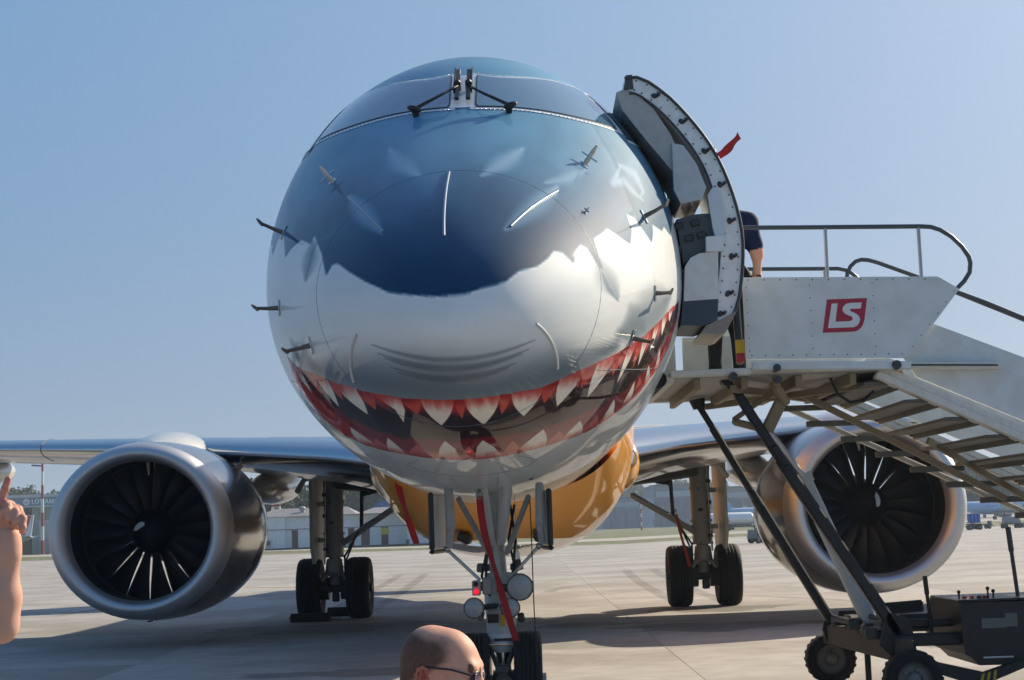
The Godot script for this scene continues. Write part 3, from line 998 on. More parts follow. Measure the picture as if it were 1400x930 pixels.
func paint_nose() -> ImageTexture:
	var S := 512
	var im := Image.create(S, S, false, Image.FORMAT_RGBA8)
	var cloud := FastNoiseLite.new()
	cloud.seed = 5
	cloud.frequency = 0.012
	for y in S:
		for x in S:
			var p := Vector2((x + 0.5) / S * 2.0 - 1.0, 1.0 - (y + 0.5) / S * 2.0) * ART_R
			var k := cloud.get_noise_2d(x, y)
			var c := Color("e4e5df").lerp(Color("cbd1d2"), clampf(0.35 + 0.9 * k, 0.0, 1.0))
			c = c.lerp(Color("b4babb"), smoothstep(0.05, -0.2, p.y) * 0.35 * smoothstep(0.5, 0.2, absf(p.x)))
			im.set_pixel(x, y, c)
	# dark airbrushing below the jagged edge, on the flanks and along the lip
	for i in SMOKE.size():
		if i in [3, 4, 5]:
			continue
		var wdt: float = [26, 20, 26, 7, 7, 6, 9, 9, 16][i]
		soft_stroke(im, art_pts(SMOKE[i], S), wdt, Color("4c5c68", [0.75, 0.6, 0.6, 0.5, 0.5, 0.4, 0.6, 0.5, 0.3][i]))
	var edge := art_pts(BLUE_EDGE, S)
	for p in [Vector2(0.9, 0.3), Vector2(1.12, 0.5), Vector2(1.12, 1.12), Vector2(-1.12, 1.12), Vector2(-1.12, 0.3), Vector2(-0.75, 0.16)]:
		edge.append(Vector2(0.5 + 0.5 * p.x / ART_R, 0.5 - 0.5 * p.y / ART_R) * S)
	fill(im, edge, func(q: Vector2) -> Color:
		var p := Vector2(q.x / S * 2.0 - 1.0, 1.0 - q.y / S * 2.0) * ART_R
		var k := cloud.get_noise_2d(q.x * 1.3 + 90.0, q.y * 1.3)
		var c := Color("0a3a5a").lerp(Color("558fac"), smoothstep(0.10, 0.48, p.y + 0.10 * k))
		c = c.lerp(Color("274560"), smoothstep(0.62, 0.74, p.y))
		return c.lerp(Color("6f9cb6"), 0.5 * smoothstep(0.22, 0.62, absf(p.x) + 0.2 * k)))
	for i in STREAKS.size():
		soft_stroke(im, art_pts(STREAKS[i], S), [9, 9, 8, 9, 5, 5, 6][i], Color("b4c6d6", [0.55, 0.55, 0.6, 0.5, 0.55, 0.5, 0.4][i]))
	S = 2048
	im.resize(S, S, Image.INTERPOLATE_CUBIC)
	for w in WRINKLES:
		soft_stroke(im, art_pts(w, S), 8.0, Color("4a5862", 0.5))
	for w in CREASES:
		soft_stroke(im, art_pts(w, S), 8.0, Color("3c5468", 0.5))
	var top := art_pts(LIP_TOP, S)
	var bot := art_pts(LIP_BOT, S)
	var mouth := top.duplicate()
	for i in range(bot.size() - 1, -1, -1):
		mouth.append(bot[i])
	var wob := FastNoiseLite.new()
	wob.seed = 9
	wob.frequency = 0.02
	fill(im, mouth, func(q: Vector2) -> Color:
		var i := clampi(int(top.size() * (q.x - top[0].x) / (top[top.size() - 1].x - top[0].x)), 0, top.size() - 1)
		var a := top[i].y
		var j := clampi(int(bot.size() * (q.x - bot[0].x) / (bot[bot.size() - 1].x - bot[0].x)), 0, bot.size() - 1)
		var f := clampf((q.y - a) / maxf(bot[j].y - a, 8.0), 0.0, 1.0) + 0.05 * wob.get_noise_2dv(q)
		var c := Color("b02a2f").lerp(Color("240a10"), smoothstep(0.05, 0.22, f))
		c = c.lerp(Color("7c141c"), smoothstep(0.52, 0.62, f))
		return c.lerp(Color("b5383c"), smoothstep(0.78, 0.95, f)))
	for set_ in [[TEETH_UP_RED, "8f1d20", "c9503f"], [TEETH_UP, "b8433d", "efe8da"], [TEETH_LOW_RED, "a3282a", "c9605a"], [TEETH_LOW, "c0584f", "ece5d8"]]:
		for t in set_[0]:
			var raw := art_pts(t, S)
			var last: Vector2 = raw[raw.size() - 1]
			var mid := (raw[0] + last) * 0.5
			var tip := raw[0]
			for p in raw:
				if p.distance_to(mid) > tip.distance_to(mid) and p != last:
					tip = p
			if raw.size() == 3:
				tip = raw[1]
			var ax := (tip - mid)
			var c0 := Color(set_[1])
			var c1 := Color(set_[2])
			fill(im, tooth(raw), func(q: Vector2) -> Color:
				var f: float = (q - mid).dot(ax) / maxf(ax.length_squared(), 1.0) + 0.14 * wob.get_noise_2d(q.x * 3.0, q.y * 0.7)
				return c0.lerp(c1, smoothstep(-0.05, 0.5, f)))
	return ImageTexture.create_from_image(im)
# ---------------------------------------------------------------- the airliner
var airliner: Node3D
var M := {}

func al(w: Vector3) -> Vector3:
	return airliner.transform.affine_inverse() * w

func lag(pts: Array, x: float) -> Vector2:
	# smooth curve through [t, degrees] points, x from 0 to 1 by the degrees
	var n := pts.size()
	var a0: float = pts[0][1]
	var a1: float = pts[n - 1][1]
	var a := lerpf(a0, a1, x)
	var t := 0.0
	for i in n:
		var w := 1.0
		for j in n:
			if j != i:
				w *= (a - pts[j][1]) / (pts[i][1] - pts[j][1])
		t += w * pts[i][0]
	return Vector2(t, a)

func skin_patch(top: Array, bottom: Array, lift: float, grow := 0.0, nx := 28, ny := 12, round_ := 0.0) -> MB:
	var rows := []
	for i in ny + 1:
		var row := PackedVector3Array()
		var f := lerpf(-grow * 2.0, 1.0 + grow * 2.0, float(i) / ny)
		for j in nx + 1:
			var x := lerpf(-grow, 1.0 + grow, float(j) / nx)
			if round_ > 0.0:
				var e: float = maxf(0.0, absf(f - 0.5) * 2.0 - (1.0 - round_ * 3.0)) / (round_ * 3.0)
				x = 0.5 + (x - 0.5) * (1.0 - round_ * (1.0 - sqrt(maxf(0.0, 1.0 - e * e))))
			var p := lag(bottom, x).lerp(lag(top, x), f)
			row.append(over(p.x, p.y, lift))
		rows.append(row)
	var mb := MB.new()
	mb.grid(rows, false, [], false)
	return mb

func mirrored(a: Array) -> Array:
	var o := []
	for p in a:
		o.append([p[0], 180.0 - p[1]])
	return o

func tyre_mb(r: float, w: float, hub: float) -> MB:
	# axis along x, centred
	var mb := MB.new()
	var xf := Transform3D(Basis(Vector3.UP, PI / 2), Vector3.ZERO)
	var h := w * 0.5
	var prof := [Vector2(hub, -h * 0.62), Vector2(hub * 1.12, -h * 0.80), Vector2(r * 0.80, -h * 0.98), Vector2(r * 0.90, -h * 0.96), Vector2(r * 0.965, -h * 0.82), Vector2(r * 0.99, -h * 0.62)]
	for k in [-0.42, -0.14, 0.14, 0.42]:
		prof.append_array([Vector2(r, h * (k - 0.10)), Vector2(r, h * (k - 0.045)), Vector2(r - 0.012, h * (k - 0.03)), Vector2(r - 0.012, h * (k + 0.03)), Vector2(r, h * (k + 0.045))])
	prof.append_array([Vector2(r * 0.99, h * 0.62), Vector2(r * 0.965, h * 0.82), Vector2(r * 0.90, h * 0.96), Vector2(r * 0.80, h * 0.98), Vector2(hub * 1.12, h * 0.80), Vector2(hub, h * 0.62)])
	return mb.lathe(prof, xf, 48)

func rim_mb(hub: float, w: float) -> MB:
	var mb := MB.new()
	var xf := Transform3D(Basis(Vector3.UP, PI / 2), Vector3.ZERO)
	for s in [-1.0, 1.0]:
		mb.lathe([Vector2(hub * 1.03, s * w * 0.33), Vector2(hub * 0.97, s * w * 0.37), Vector2(hub * 0.86, s * w * 0.36), Vector2(hub * 0.78, s * w * 0.22), Vector2(hub * 0.5, s * w * 0.18), Vector2(hub * 0.36, s * w * 0.3), Vector2(hub * 0.3, s * w * 0.40), Vector2(0.001, s * w * 0.42)], xf, 32)
		for k in 9:
			var a := TAU * k / 9.0
			mb.cyl(Vector3(s * w * 0.18, cos(a) * hub * 0.62, sin(a) * hub * 0.62), Vector3(s * w * 0.27, cos(a) * hub * 0.62, sin(a) * hub * 0.62), 0.014, 0.012, 8)
	return mb

func build_airliner() -> void:
	M.art = mat("ffffff", 0.6, 0.0, 0.0, 0.45)
	M.art.metallic_specular = 0.2
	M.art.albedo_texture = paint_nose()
	M.orange = mat("f3a81e", 0.4, 0.0, 0.0, 0.6)
	M.white = mat("c9cac6", 0.28, 0.0, 0.5, 0.8)
	M.grey = mat("bfc1be", 0.5, 0.0, 1.3)
	M.gear = mat("9fa3a3", 0.42, 0.0, 2.0)
	M.darkgear = mat("3a3d3e", 0.5, 0.2, 1.5)
	M.steel = mat("b9bcbd", 0.22, 0.95)
	M.polish = mat("c3c7cb", 0.16, 1.0)
	M.cowl = mat("a6a6a8", 0.2, 0.8, 0.35, 0.5)
	M.lip = mat("c2c2c4", 0.48, 0.9)
	M.rubber = mat("171717", 0.82, 0.0, 1.1)
	M.black = mat("0c0d0e", 0.45)
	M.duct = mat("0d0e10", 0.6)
	M.glass = mat("44708a", 0.05, 0.0, 0.0, 0.5)
	M.red = mat("a01818", 0.75)
	M.blade = mat("0b0b0c", 0.45, 0.2)
	airliner = thing("airliner", "large twin engine airliner with shark mouth painted on its blue nose, orange belly, door open", "airplane", Vector3(-0.296, 0, -8.4), -0.01084)
	# nose and fuselage
	var ts := []
	for i in 86:
		ts.append(7.5 * pow(i / 85.0, 2.0))
	var rows := []
	var uvs := []
	for t in ts:
		var row := PackedVector3Array()
		var uvr := PackedVector2Array()
		var q := sect(t)
		for j in 177:
			var ph := TAU * j / 176.0
			row.append(skin(t, ph, q))
			uvr.append(art_uv(t, ph))
		rows.append(row)
		uvs.append(uvr)
	var mb := MB.new()
	mb.grid(rows, false, uvs)
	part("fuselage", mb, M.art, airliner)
	rows = []
	for st in [[7.5, 1.0, 1.0, 0.0], [20.0, 1.0, 1.0, 0.0], [26.0, 1.0, 1.0, 0.05], [30.0, 0.86, 0.85, 0.5], [34.0, 0.6, 0.6, 0.95], [38.0, 0.3, 0.3, 1.3], [40.5, 0.08, 0.1, 1.5]]:
		var row := PackedVector3Array()
		for j in 64:
			var p := skin(7.5, TAU * j / 64.0)
			row.append(Vector3(p.x * st[1], TIP_Y + 0.95 + (p.y - TIP_Y - 0.95) * st[2] + st[3], -st[0]))
		rows.append(row)
	mb = MB.new()
	part("rear_fuselage", mb.grid(rows, true), M.orange, airliner)
	# radome seam
	var seam := []
	for i in 73:
		var a := TAU * i / 72.0
		seam.append(over(0.86 + 0.27 * sin(a) - 0.02 * cos(2.0 * a), rad_to_deg(a), -0.0014))
	mb = MB.new()
	part("radome_seam", mb.tube(seam, 0.0032, 6, false), mat("4a6274", 0.5), airliner)
	# hatch joints on the chin and the edges of the forward gear doors
	for q in [[[1.55, -74.0], [2.0, -70.0], [2.15, -74.0], [2.2, -90.0], [2.15, -106.0], [2.0, -110.0], [1.55, -106.0]], [[2.3, -83.0], [2.7, -84.0], [3.1, -85.0]], [[2.3, -97.0], [2.7, -96.0], [3.1, -95.0]], [[1.0, -150.0], [1.6, -152.0], [2.4, -153.0], [3.2, -154.0]], [[1.0, -30.0], [1.6, -28.0], [2.4, -27.0], [3.2, -26.0]]]:
		var jp := []
		for i in q.size() - 1:
			for k2 in 6:
				jp.append(over(lerpf(q[i][0], q[i + 1][0], k2 / 6.0), lerpf(q[i][1], q[i + 1][1], k2 / 6.0), -0.001))
		jp.append(over(q[q.size() - 1][0], q[q.size() - 1][1], -0.001))
		mb = MB.new()
		part("panel_joint", mb.tube(jp, 0.0026, 5, false), mat("5d666c", 0.6), airliner)
	# lightning strips on the radome
	for s in [[1.12, 92.8, 0.318, 95.5], [1.209, 52.1, 0.495, 59.6], [0.258, -9.7, 0.553, -34.1], [1.378, 131.1, 0.559, 127.0], [0.398, -167.9, 0.678, -144.8]]:
		var pts := []
		for i in 15:
			pts.append(over(lerpf(s[0], s[2], i / 14.0), lerpf(s[1], s[3], i / 14.0), 0.002))
		mb = MB.new()
		part("lightning_strip", mb.tube(pts, 0.0085, 8), mat("58788f" if s[1] > 0 else "bcc0c0", 0.4, 0.0, 0.0, 0.4), airliner)
	# windows
	var frame_m := mat("d2dce4", 0.35, 0.1)
	var seal := mat("14202c", 0.4)
	var btm := [[2.412, 86.0], [2.447, 77.8], [2.549, 66.9], [2.807, 53.0], [3.219, 42.8]]
	var top := [[2.952, 86.0], [3.061, 71.6], [3.38, 61.1], [3.60, 55.5]]
	for s in [0, 1]:
		var b := mirrored(btm) if s else btm
		var t := mirrored(top) if s else top
		var w := part("windshield", skin_patch(t, b, 0.0085, 0.0, 28, 12, 0.02), M.glass, airliner)
		part("window_seal", skin_patch(t, b, 0.0055, 0.012, 28, 12, 0.02), seal, w)
		part("window_frame", skin_patch(t, b, 0.003, 0.042, 28, 12), frame_m, w)
		var st_ := [[3.66, 53.5], [4.02, 51.5], [4.5, 48.0]]
		var sb := [[3.30, 39.0], [3.7, 36.0], [4.4, 33.0]]
		if s:
			st_ = mirrored(st_)
			sb = mirrored(sb)
		w = part("side_window", skin_patch(st_, sb, 0.0085, 0.0, 12, 10), M.glass, airliner)
		part("window_seal", skin_patch(st_, sb, 0.0055, 0.02, 12, 10), seal, w)
		part("window_frame", skin_patch(st_, sb, 0.003, 0.05, 12, 10), frame_m, w)
	# rivets of the window frames
	mb = MB.new()
	for i in 34:
		for e in [[btm, -0.045, 0], [btm, -0.045, 1], [top, 0.05, 0], [top, 0.05, 1]]:
			var p := lag(mirrored(e[0]) if e[2] else e[0], i / 33.0)
			mb.ball(over(p.x + e[1], p.y, 0.003), Vector3.ONE * 0.006, Basis(), 6)
	var rv := part("rivets", mb, M.steel, airliner)
	rv.set_meta("kind", "stuff")
	# centre post and wipers
	part("centre_post", skin_patch([[2.97, 86.3], [2.96, 90.0], [2.97, 93.7]], [[2.40, 86.3], [2.39, 90.0], [2.40, 93.7]], 0.0045, 0.0, 8, 12), frame_m, airliner)
	for s in [-1.0, 1.0]:
		mb = MB.new()
		var top_p := over(2.93, 90.0 + s * 1.6, 0.05)
		var bot_p := over(2.44, 90.0 + s * 1.6, 0.045)
		mb.bar(top_p, bot_p, 0.022, 0.03, Vector3(0, 0.7, 0.7), 0.004)
		mb.bar(top_p + Vector3(s * -0.02, 0.0, 0.01), bot_p.lerp(top_p, 0.25) + Vector3(s * -0.022, 0, 0.015), 0.032, 0.010)
		mb.box(bot_p.lerp(top_p, 0.45), Vector3(0.045, 0.09, 0.04), Basis(Vector3.RIGHT, 0.9), 0.012)
		var w := part("wiper", mb, M.black, airliner)
		mb = MB.new()
		var piv := over(2.37, 90.0 + s * 13.6, 0.05)
		mb.tube([bot_p.lerp(top_p, 0.42) + Vector3(0, 0, 0.02), bot_p.lerp(top_p, 0.2).lerp(piv, 0.35) + Vector3(0, 0.02, 0.03), piv], [0.009, 0.010, 0.013], 8)
		part("wiper_arm", mb, M.black, w)
		mb = MB.new()
		mb.ball(piv, Vector3(0.05, 0.022, 0.028), Basis(Vector3.BACK, s * -0.3), 12)
		mb.cyl(over(2.37, 90.0 + s * 13.6, -0.02), piv, 0.022)
		part("wiper_hub", mb, M.black, w)
	# probes
	var k := 0
	for p in [[2.344, 159.0, 0.165], [1.887, -177.8, 0.15], [1.078, -165.2, 0.155], [2.219, 22.9, 0.18], [1.942, -2.1, 0.11], [1.467, -16.5, 0.13]]:
		var b0 := over(p[0], p[1], -0.01)
		var nn := skin_n(p[0], deg_to_rad(p[1]))
		var L: float = p[2]
		mb = MB.new()
		mb.tube([b0, b0 + nn * L * 0.55 + Vector3(0, 0, -0.01), b0 + nn * L + Vector3(0, 0, 0.02)], [0.017, 0.012, 0.010], 8)
		mb.tube([b0 + nn * L + Vector3(0, 0, -0.03), b0 + nn * L + Vector3(0, 0, 0.10), b0 + nn * L + Vector3(0, 0, 0.17)], [0.012, 0.010, 0.006], 8)
		var pr := part("probe", mb, mat("6d675f", 0.35, 0.8), airliner)
		mb = MB.new()
		var up := nn.cross(Vector3.BACK).normalized()
		mb.box(b0 + nn * 0.014, Vector3(0.010, 0.10, 0.035), Basis(nn, up, nn.cross(up)), 0.004)
		part("base_plate", mb, M.steel, pr)
	for p in [[1.949, 133.8, 0.9], [2.012, 49.4, 1.0], [1.213, 38.8, 0.3]]:
		var b0 := over(p[0], p[1], 0.0)
		var nn := skin_n(p[0], deg_to_rad(p[1]))
		var side := nn.cross(Vector3.BACK).normalized()
		var fw := side.cross(nn).normalized()
		var s: float = p[2]
		mb = MB.new()
		mb.tube([b0 - nn * 0.01, b0 + nn * 0.09 * s, b0 + nn * 0.14 * s], [0.018 * s, 0.015 * s, 0.007 * s], 10)
		var v := part("angle_vane", mb, mat("cfcabb", 0.35, 0.3), airliner)
		mb = MB.new()
		mb.box(b0 + nn * 0.05 * s, Vector3(0.12 * s, 0.02 * s, 0.010), Basis(side, fw, nn), 0.004)
		mb.cyl(b0 - nn * 0.005, b0 + nn * 0.004, 0.032 * s, 0.030 * s, 20)
		part("vane_base", mb, M.polish, v)
	build_belly()
	for s in [-1.0, 1.0]:
		build_wing(s)
		build_engine(s)
		build_main_gear(s)
	build_tail()
	build_nose_gear()
	build_door()

func build_belly() -> void:
	# orange flanks and front, a pale panel along the bottom below 1.25 m
	var rows_o := [[], []]
	var rows_w := []
	for st in [[8.2, 1.30, 1.70], [9.4, 1.42, 1.50], [10.8, 1.52, 1.28], [11.5, 1.57, 1.18], [12.3, 1.61, 1.09], [14.0, 1.66, 1.01], [18.0, 1.68, 1.0], [22.0, 1.66, 1.05], [25.0, 1.55, 1.35], [27.5, 1.2, 1.7]]:
		var split := PI / 2
		if st[2] < 1.25:
			split = asin(pow((2.55 - 1.25) / (2.55 - st[2]), 1.0 / 0.85))
		var parts := [PackedVector3Array(), PackedVector3Array(), PackedVector3Array()]
		for k in 3:
			for j in 25:
				var a: float = [lerpf(0.0, split, j / 24.0), lerpf(PI - split, PI, j / 24.0), lerpf(split, PI - split, j / 24.0)][k]
				var c := cos(a)
				parts[k].append(Vector3(st[1] * signf(c) * pow(absf(c), 0.85), 2.55 - (2.55 - st[2]) * pow(sin(a), 0.85), -st[0]))
		rows_o[0].append(parts[0])
		rows_o[1].append(parts[1])
		if st[2] < 1.25:
			rows_w.append(parts[2])
	for r in rows_o:
		var mo := MB.new()
		mo.grid(r)
		part("belly_fairing", mo, M.orange, airliner)
	var mw := MB.new()
	mw.grid(rows_w)
	part("belly_panel", mw, M.white, airliner)
	for s in [-1.0, 1.0]:
		var mb := MB.new()
		mb.ball(Vector3(s * 1.46, 2.18, -13.7), Vector3(0.29, 0.38, 1.3), Basis(), 24)
		var f := part("wing_root_fairing", mb, M.orange, airliner)
		mb = MB.new()
		mb.ball(Vector3(s * 1.51, 2.20, -12.50), Vector3(0.12, 0.13, 0.10), Basis(), 20)
		part("landing_light", mb, mat("e8ebec", 0.06, 0.9), f)
		mb = MB.new()
		mb.lathe([Vector2(0.15, 0.0), Vector2(0.15, 0.05), Vector2(0.13, 0.055), Vector2(0.125, 0.02)], Transform3D(Basis(), Vector3(s * 1.51, 2.20, -12.53)), 28)
		part("light_ring", mb, M.steel, f)
	# dark openings under the belly and the orange lip behind the nose gear bay
	var mb := MB.new()
	mb.box(Vector3(0.42, 1.30, -10.5), Vector3(0.16, 0.10, 0.5), Basis(Vector3.BACK, 0.5), 0.02)
	part("air_scoop", mb, M.black, airliner)
	mb = MB.new()
	mb.box(Vector3(-0.42, 1.30, -10.5), Vector3(0.16, 0.10, 0.5), Basis(Vector3.BACK, -0.5), 0.02)
	part("air_scoop", mb, M.black, airliner)

func airfoil(x: float, t: float, y: float, c: float, th: float) -> PackedVector3Array:
	var o := PackedVector3Array()
	var xs := [1.0, 0.85, 0.7, 0.55, 0.4, 0.3, 0.2, 0.13, 0.08, 0.045, 0.02, 0.006, 0.0, 0.006, 0.02, 0.045, 0.08, 0.13, 0.2, 0.3, 0.4, 0.55, 0.7, 0.85, 1.0]
	for i in xs.size():
		var q: float = xs[i]
		var h := 5.0 * th * (0.2969 * sqrt(q) - 0.126 * q - 0.3516 * q * q + 0.2843 * q * q * q - 0.1036 * q * q * q * q)
		var up := i < 12
		o.append(Vector3(x, y + c * (h * (1.15 if up else -0.85)) - c * 0.03 * q * q, -t - c * q))
	return o

func build_wing(s: float) -> void:
	var st := [[1.2, 12.9, 2.20, 7.2, 0.115], [2.4, 14.2, 2.42, 6.1, 0.105], [4.3, 15.6, 2.64, 4.6, 0.10], [6.0, 16.5, 2.76, 3.9, 0.10], [8.0, 17.5, 2.88, 3.3, 0.10], [12.5, 19.8, 3.16, 2.4, 0.10], [17.3, 22.3, 3.55, 1.3, 0.09], [17.55, 22.8, 3.62, 0.7, 0.06]]
	var rows := []
	for q in st:
		rows.append(airfoil(q[0] * s, q[1], q[2], q[3], q[4]))
	var box_u := []
	var box_l := []
	var le := []
	for r in rows:
		box_u.append(r.slice(0, 8))
		le.append(r.slice(7, 18))
		box_l.append(r.slice(17, 25))
	var mb := MB.new()
	mb.grid(box_u, false, [], s > 0)
	mb.grid(box_l, false, [], s > 0)
	var tip := PackedVector3Array(rows[rows.size() - 1])
	mb.fan(tip, Vector3(s * 17.6, 3.62, -23.1), Vector3(s, 0, 0))
	var w := part("wing", mb, mat("a9aeb2", 0.32, 0.0, 0.4, 0.5), airliner)
	mb = MB.new()
	mb.grid(le, false, [], s > 0)
	part("leading_edge", mb, M.polish, w)
	# slat joints
	for x in [7.1, 9.8, 12.6]:
		var i := 0
		while i < st.size() - 2 and x > st[i + 1][0]:
			i += 1
		var f: float = (x - st[i][0]) / (st[i + 1][0] - st[i][0])
		var pts := []
		for j in range(6, 19):
			var p: Vector3 = (rows[i][j] as Vector3).lerp(rows[i + 1][j], f)
			pts.append(p)
		mb = MB.new()
		mb.tube(pts, 0.007, 5, false)
		part("slat_joint", mb, M.black, w)
	# flap track fairings
	for q in [[3.85, 19.0, 2.30, 0.27, 1.9], [8.9, 19.6, 2.72, 0.21, 1.5], [12.2, 21.3, 2.95, 0.16, 1.2]]:
		mb = MB.new()
		var xr := []
		for i in 13:
			var z := cos(PI * i / 12.0)
			var row := PackedVector3Array()
			for j in 24:
				var a := TAU * j / 24.0
				var r: float = q[3] * pow(sin(PI * i / 12.0), 0.6) + 0.001
				row.append(Vector3(s * q[0] + cos(a) * r, q[2] - 0.18 + sin(a) * r * 1.05 + 0.08 * (1.0 - z), -q[1] - 0.3 + z * q[4]))
			xr.append(row)
		part("flap_track_fairing", mb.grid(xr, true), M.white, w)

func ring(z: float, rx: float, ry: float, x := 0.0, m := 72) -> PackedVector3Array:
	var o := PackedVector3Array()
	for j in m:
		var a := TAU * j / m
		o.append(Vector3(x + cos(a) * rx, sin(a) * ry, z))
	return o

func build_engine(s: float) -> void:
	var at := Vector3(s * 4.86 + 0.04, 1.53, -13.75 - s * 0.2)
	var inb := -s
	var R := []
	for q in [[-0.22, 1.225, 1.150], [-0.4, 1.285, 1.175], [-0.7, 1.345, 1.195], [-1.0, 1.38, 1.205], [-1.4, 1.395, 1.21], [-1.9, 1.36, 1.19], [-2.3, 1.28, 1.14], [-2.7, 1.17, 1.08], [-2.7, 1.15, 1.06], [-2.4, 1.16, 1.07]]:
		R.append(ring(q[0], q[1], q[2], inb * 0.05 * minf(1.0, -q[0])))
	var mb := MB.new()
	mb.grid(R, true)
	var e := part("engine", mb, M.cowl, airliner, at)
	# intake lip
	R = []
	for q in [[-0.219, 1.2255, 1.1505], [-0.13, 1.195, 1.13], [-0.07, 1.16, 1.105], [-0.03, 1.12, 1.075], [-0.008, 1.08, 1.045], [0.0, 1.045, 1.015], [-0.01, 1.01, 0.985], [-0.04, 0.975, 0.955], [-0.09, 0.945, 0.93], [-0.17, 0.922, 0.91]]:
		R.append(ring(q[0], q[1], q[2], inb * 0.05 * minf(1.0, -q[0])))
	mb = MB.new()
	part("intake_lip", mb.grid(R, true), M.lip, e)
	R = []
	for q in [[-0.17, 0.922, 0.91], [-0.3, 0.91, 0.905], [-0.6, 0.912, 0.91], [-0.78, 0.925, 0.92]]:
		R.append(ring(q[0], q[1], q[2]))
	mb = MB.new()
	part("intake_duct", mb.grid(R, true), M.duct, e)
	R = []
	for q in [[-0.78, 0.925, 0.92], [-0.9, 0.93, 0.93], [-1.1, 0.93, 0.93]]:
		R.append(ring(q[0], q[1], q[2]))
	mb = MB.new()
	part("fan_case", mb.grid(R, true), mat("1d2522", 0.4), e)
	# bypass duct, open at the back, and the core inside it
	R = []
	for q in [[-1.1, 0.93], [-1.5, 0.98], [-2.1, 1.05], [-2.7, 1.06]]:
		R.append(ring(q[0], q[1] + 0.04, q[1]))
	mb = MB.new()
	part("bypass_duct", mb.grid(R, true), mat("9a9c9d", 0.4), e)
	mb = MB.new()
	mb.lathe([Vector2(0.34, -1.2), Vector2(0.40, -1.6), Vector2(0.46, -2.2), Vector2(0.50, -2.9), Vector2(0.48, -3.6), Vector2(0.42, -4.2), Vector2(0.36, -4.25), Vector2(0.3, -4.1), Vector2(0.2, -4.5), Vector2(0.02, -4.9)], Transform3D(), 40)
	part("core_cowl", mb, mat("5b5e60", 0.4, 0.6), e)
	# spinner
	mb = MB.new()
	mb.lathe([Vector2(0.001, -0.46), Vector2(0.03, -0.475), Vector2(0.10, -0.56), Vector2(0.19, -0.70), Vector2(0.27, -0.86), Vector2(0.32, -1.0), Vector2(0.33, -1.2)], Transform3D(), 40)
	part("spinner", mb, mat("08090a", 0.5), e)
	mb = MB.new()
	var rows := []
	var a0 := 2.1 if s < 0 else 0.0
	for i in 7:
		var f := i / 6.0
		var row := PackedVector3Array()
		for j in 4:
			var a := a0 + f * 1.0 + (j / 3.0 - 0.5) * 1.6 * pow(sin(PI * clampf(f * 0.85 + 0.12, 0, 1)), 1.0) * (1.0 - 0.75 * f)
			var z := lerpf(-0.50, -0.72, f)
			var r := lerpf(0.055, 0.20, f) + 0.012
			row.append(Vector3(cos(a) * r, sin(a) * r, z + 0.012))
		rows.append(row)
	mb.grid(rows)
	part("spinner_mark", mb, mat("d8d8d4", 0.5), e)
	# fan blades
	mb = MB.new()
	var up_ := []
	var dn := []
	for i in 11:
		var f := i / 10.0
		var r := lerpf(0.28, 0.929, f)
		var stag := deg_to_rad(lerpf(22.0, 62.0, pow(f, 0.8)))
		var ch := lerpf(0.278, 0.41, f)
		var ru := PackedVector3Array()
		var rd := PackedVector3Array()
		for j in 7:
			var q := j / 6.0 - 0.5
			var camb := 0.05 * (1.0 - 4.0 * q * q)
			var zz := -1.0 - q * ch * cos(stag) + camb * sin(stag)
			var xx := q * ch * sin(stag) + camb * cos(stag)
			var th := 0.006 * (1.1 - 4.0 * q * q)
			var sweep := 0.05 * sin(f * PI)
			var ang := xx / r
			ru.append(Vector3(sin(ang) * r, cos(ang) * r, zz + th + sweep))
			rd.append(Vector3(sin(ang) * r, cos(ang) * r, zz - th + sweep))
		up_.append(ru)
		dn.append(rd)
	mb.grid(up_)
	mb.grid(dn, false, [], true)
	var bm := mb.mesh()
	for i in 18:
		var b := part("fan_blade", bm, M.blade, e)
		b.rotation.z = TAU * (i + 0.3) / 18.0
	# pylon, top fairing, strake
	R = []
	for q in [[-0.9, 0.02, 1.16, 0.02], [-1.2, 0.30, 1.25, 0.10], [-1.7, 0.40, 1.37, 0.16], [-2.3, 0.42, 1.42, 0.20], [-3.0, 0.36, 1.40, 0.2], [-4.2, 0.25, 1.33, 0.3], [-5.2, 0.12, 1.2, 0.3]]:
		var row := PackedVector3Array()
		for j in 25:
			var a := PI * j / 24.0
			row.append(Vector3(cos(a) * q[1] * 1.5, 0.75 + (q[2] - 0.75) * pow(sin(a), 0.75), q[0]))
		R.append(row)
	mb = MB.new()
	part("pylon", mb.grid(R), mat("c8c8c3", 0.3, 0.0, 0.6, 0.7), e)
	mb = MB.new()
	var xf := Transform3D(Basis(Vector3.UP, PI / 2), Vector3(inb * 0.92, 0.80, -1.9))
	mb.prism(PackedVector2Array([Vector2(-0.4, 0.0), Vector2(0.35, 0.0), Vector2(0.42, 0.12), Vector2(0.25, 0.34)]), 0.012, xf.rotated_local(Vector3.RIGHT, inb * 0.75))
	part("strake", mb, M.grey, e)
	# latches along the lower cowl
	mb = MB.new()
	for i in 5:
		mb.box(Vector3(0.0, -1.205, -0.7 - i * 0.35), Vector3(0.06, 0.012, 0.12), Basis(), 0.004)
	part("cowl_latches", mb, M.darkgear, e)

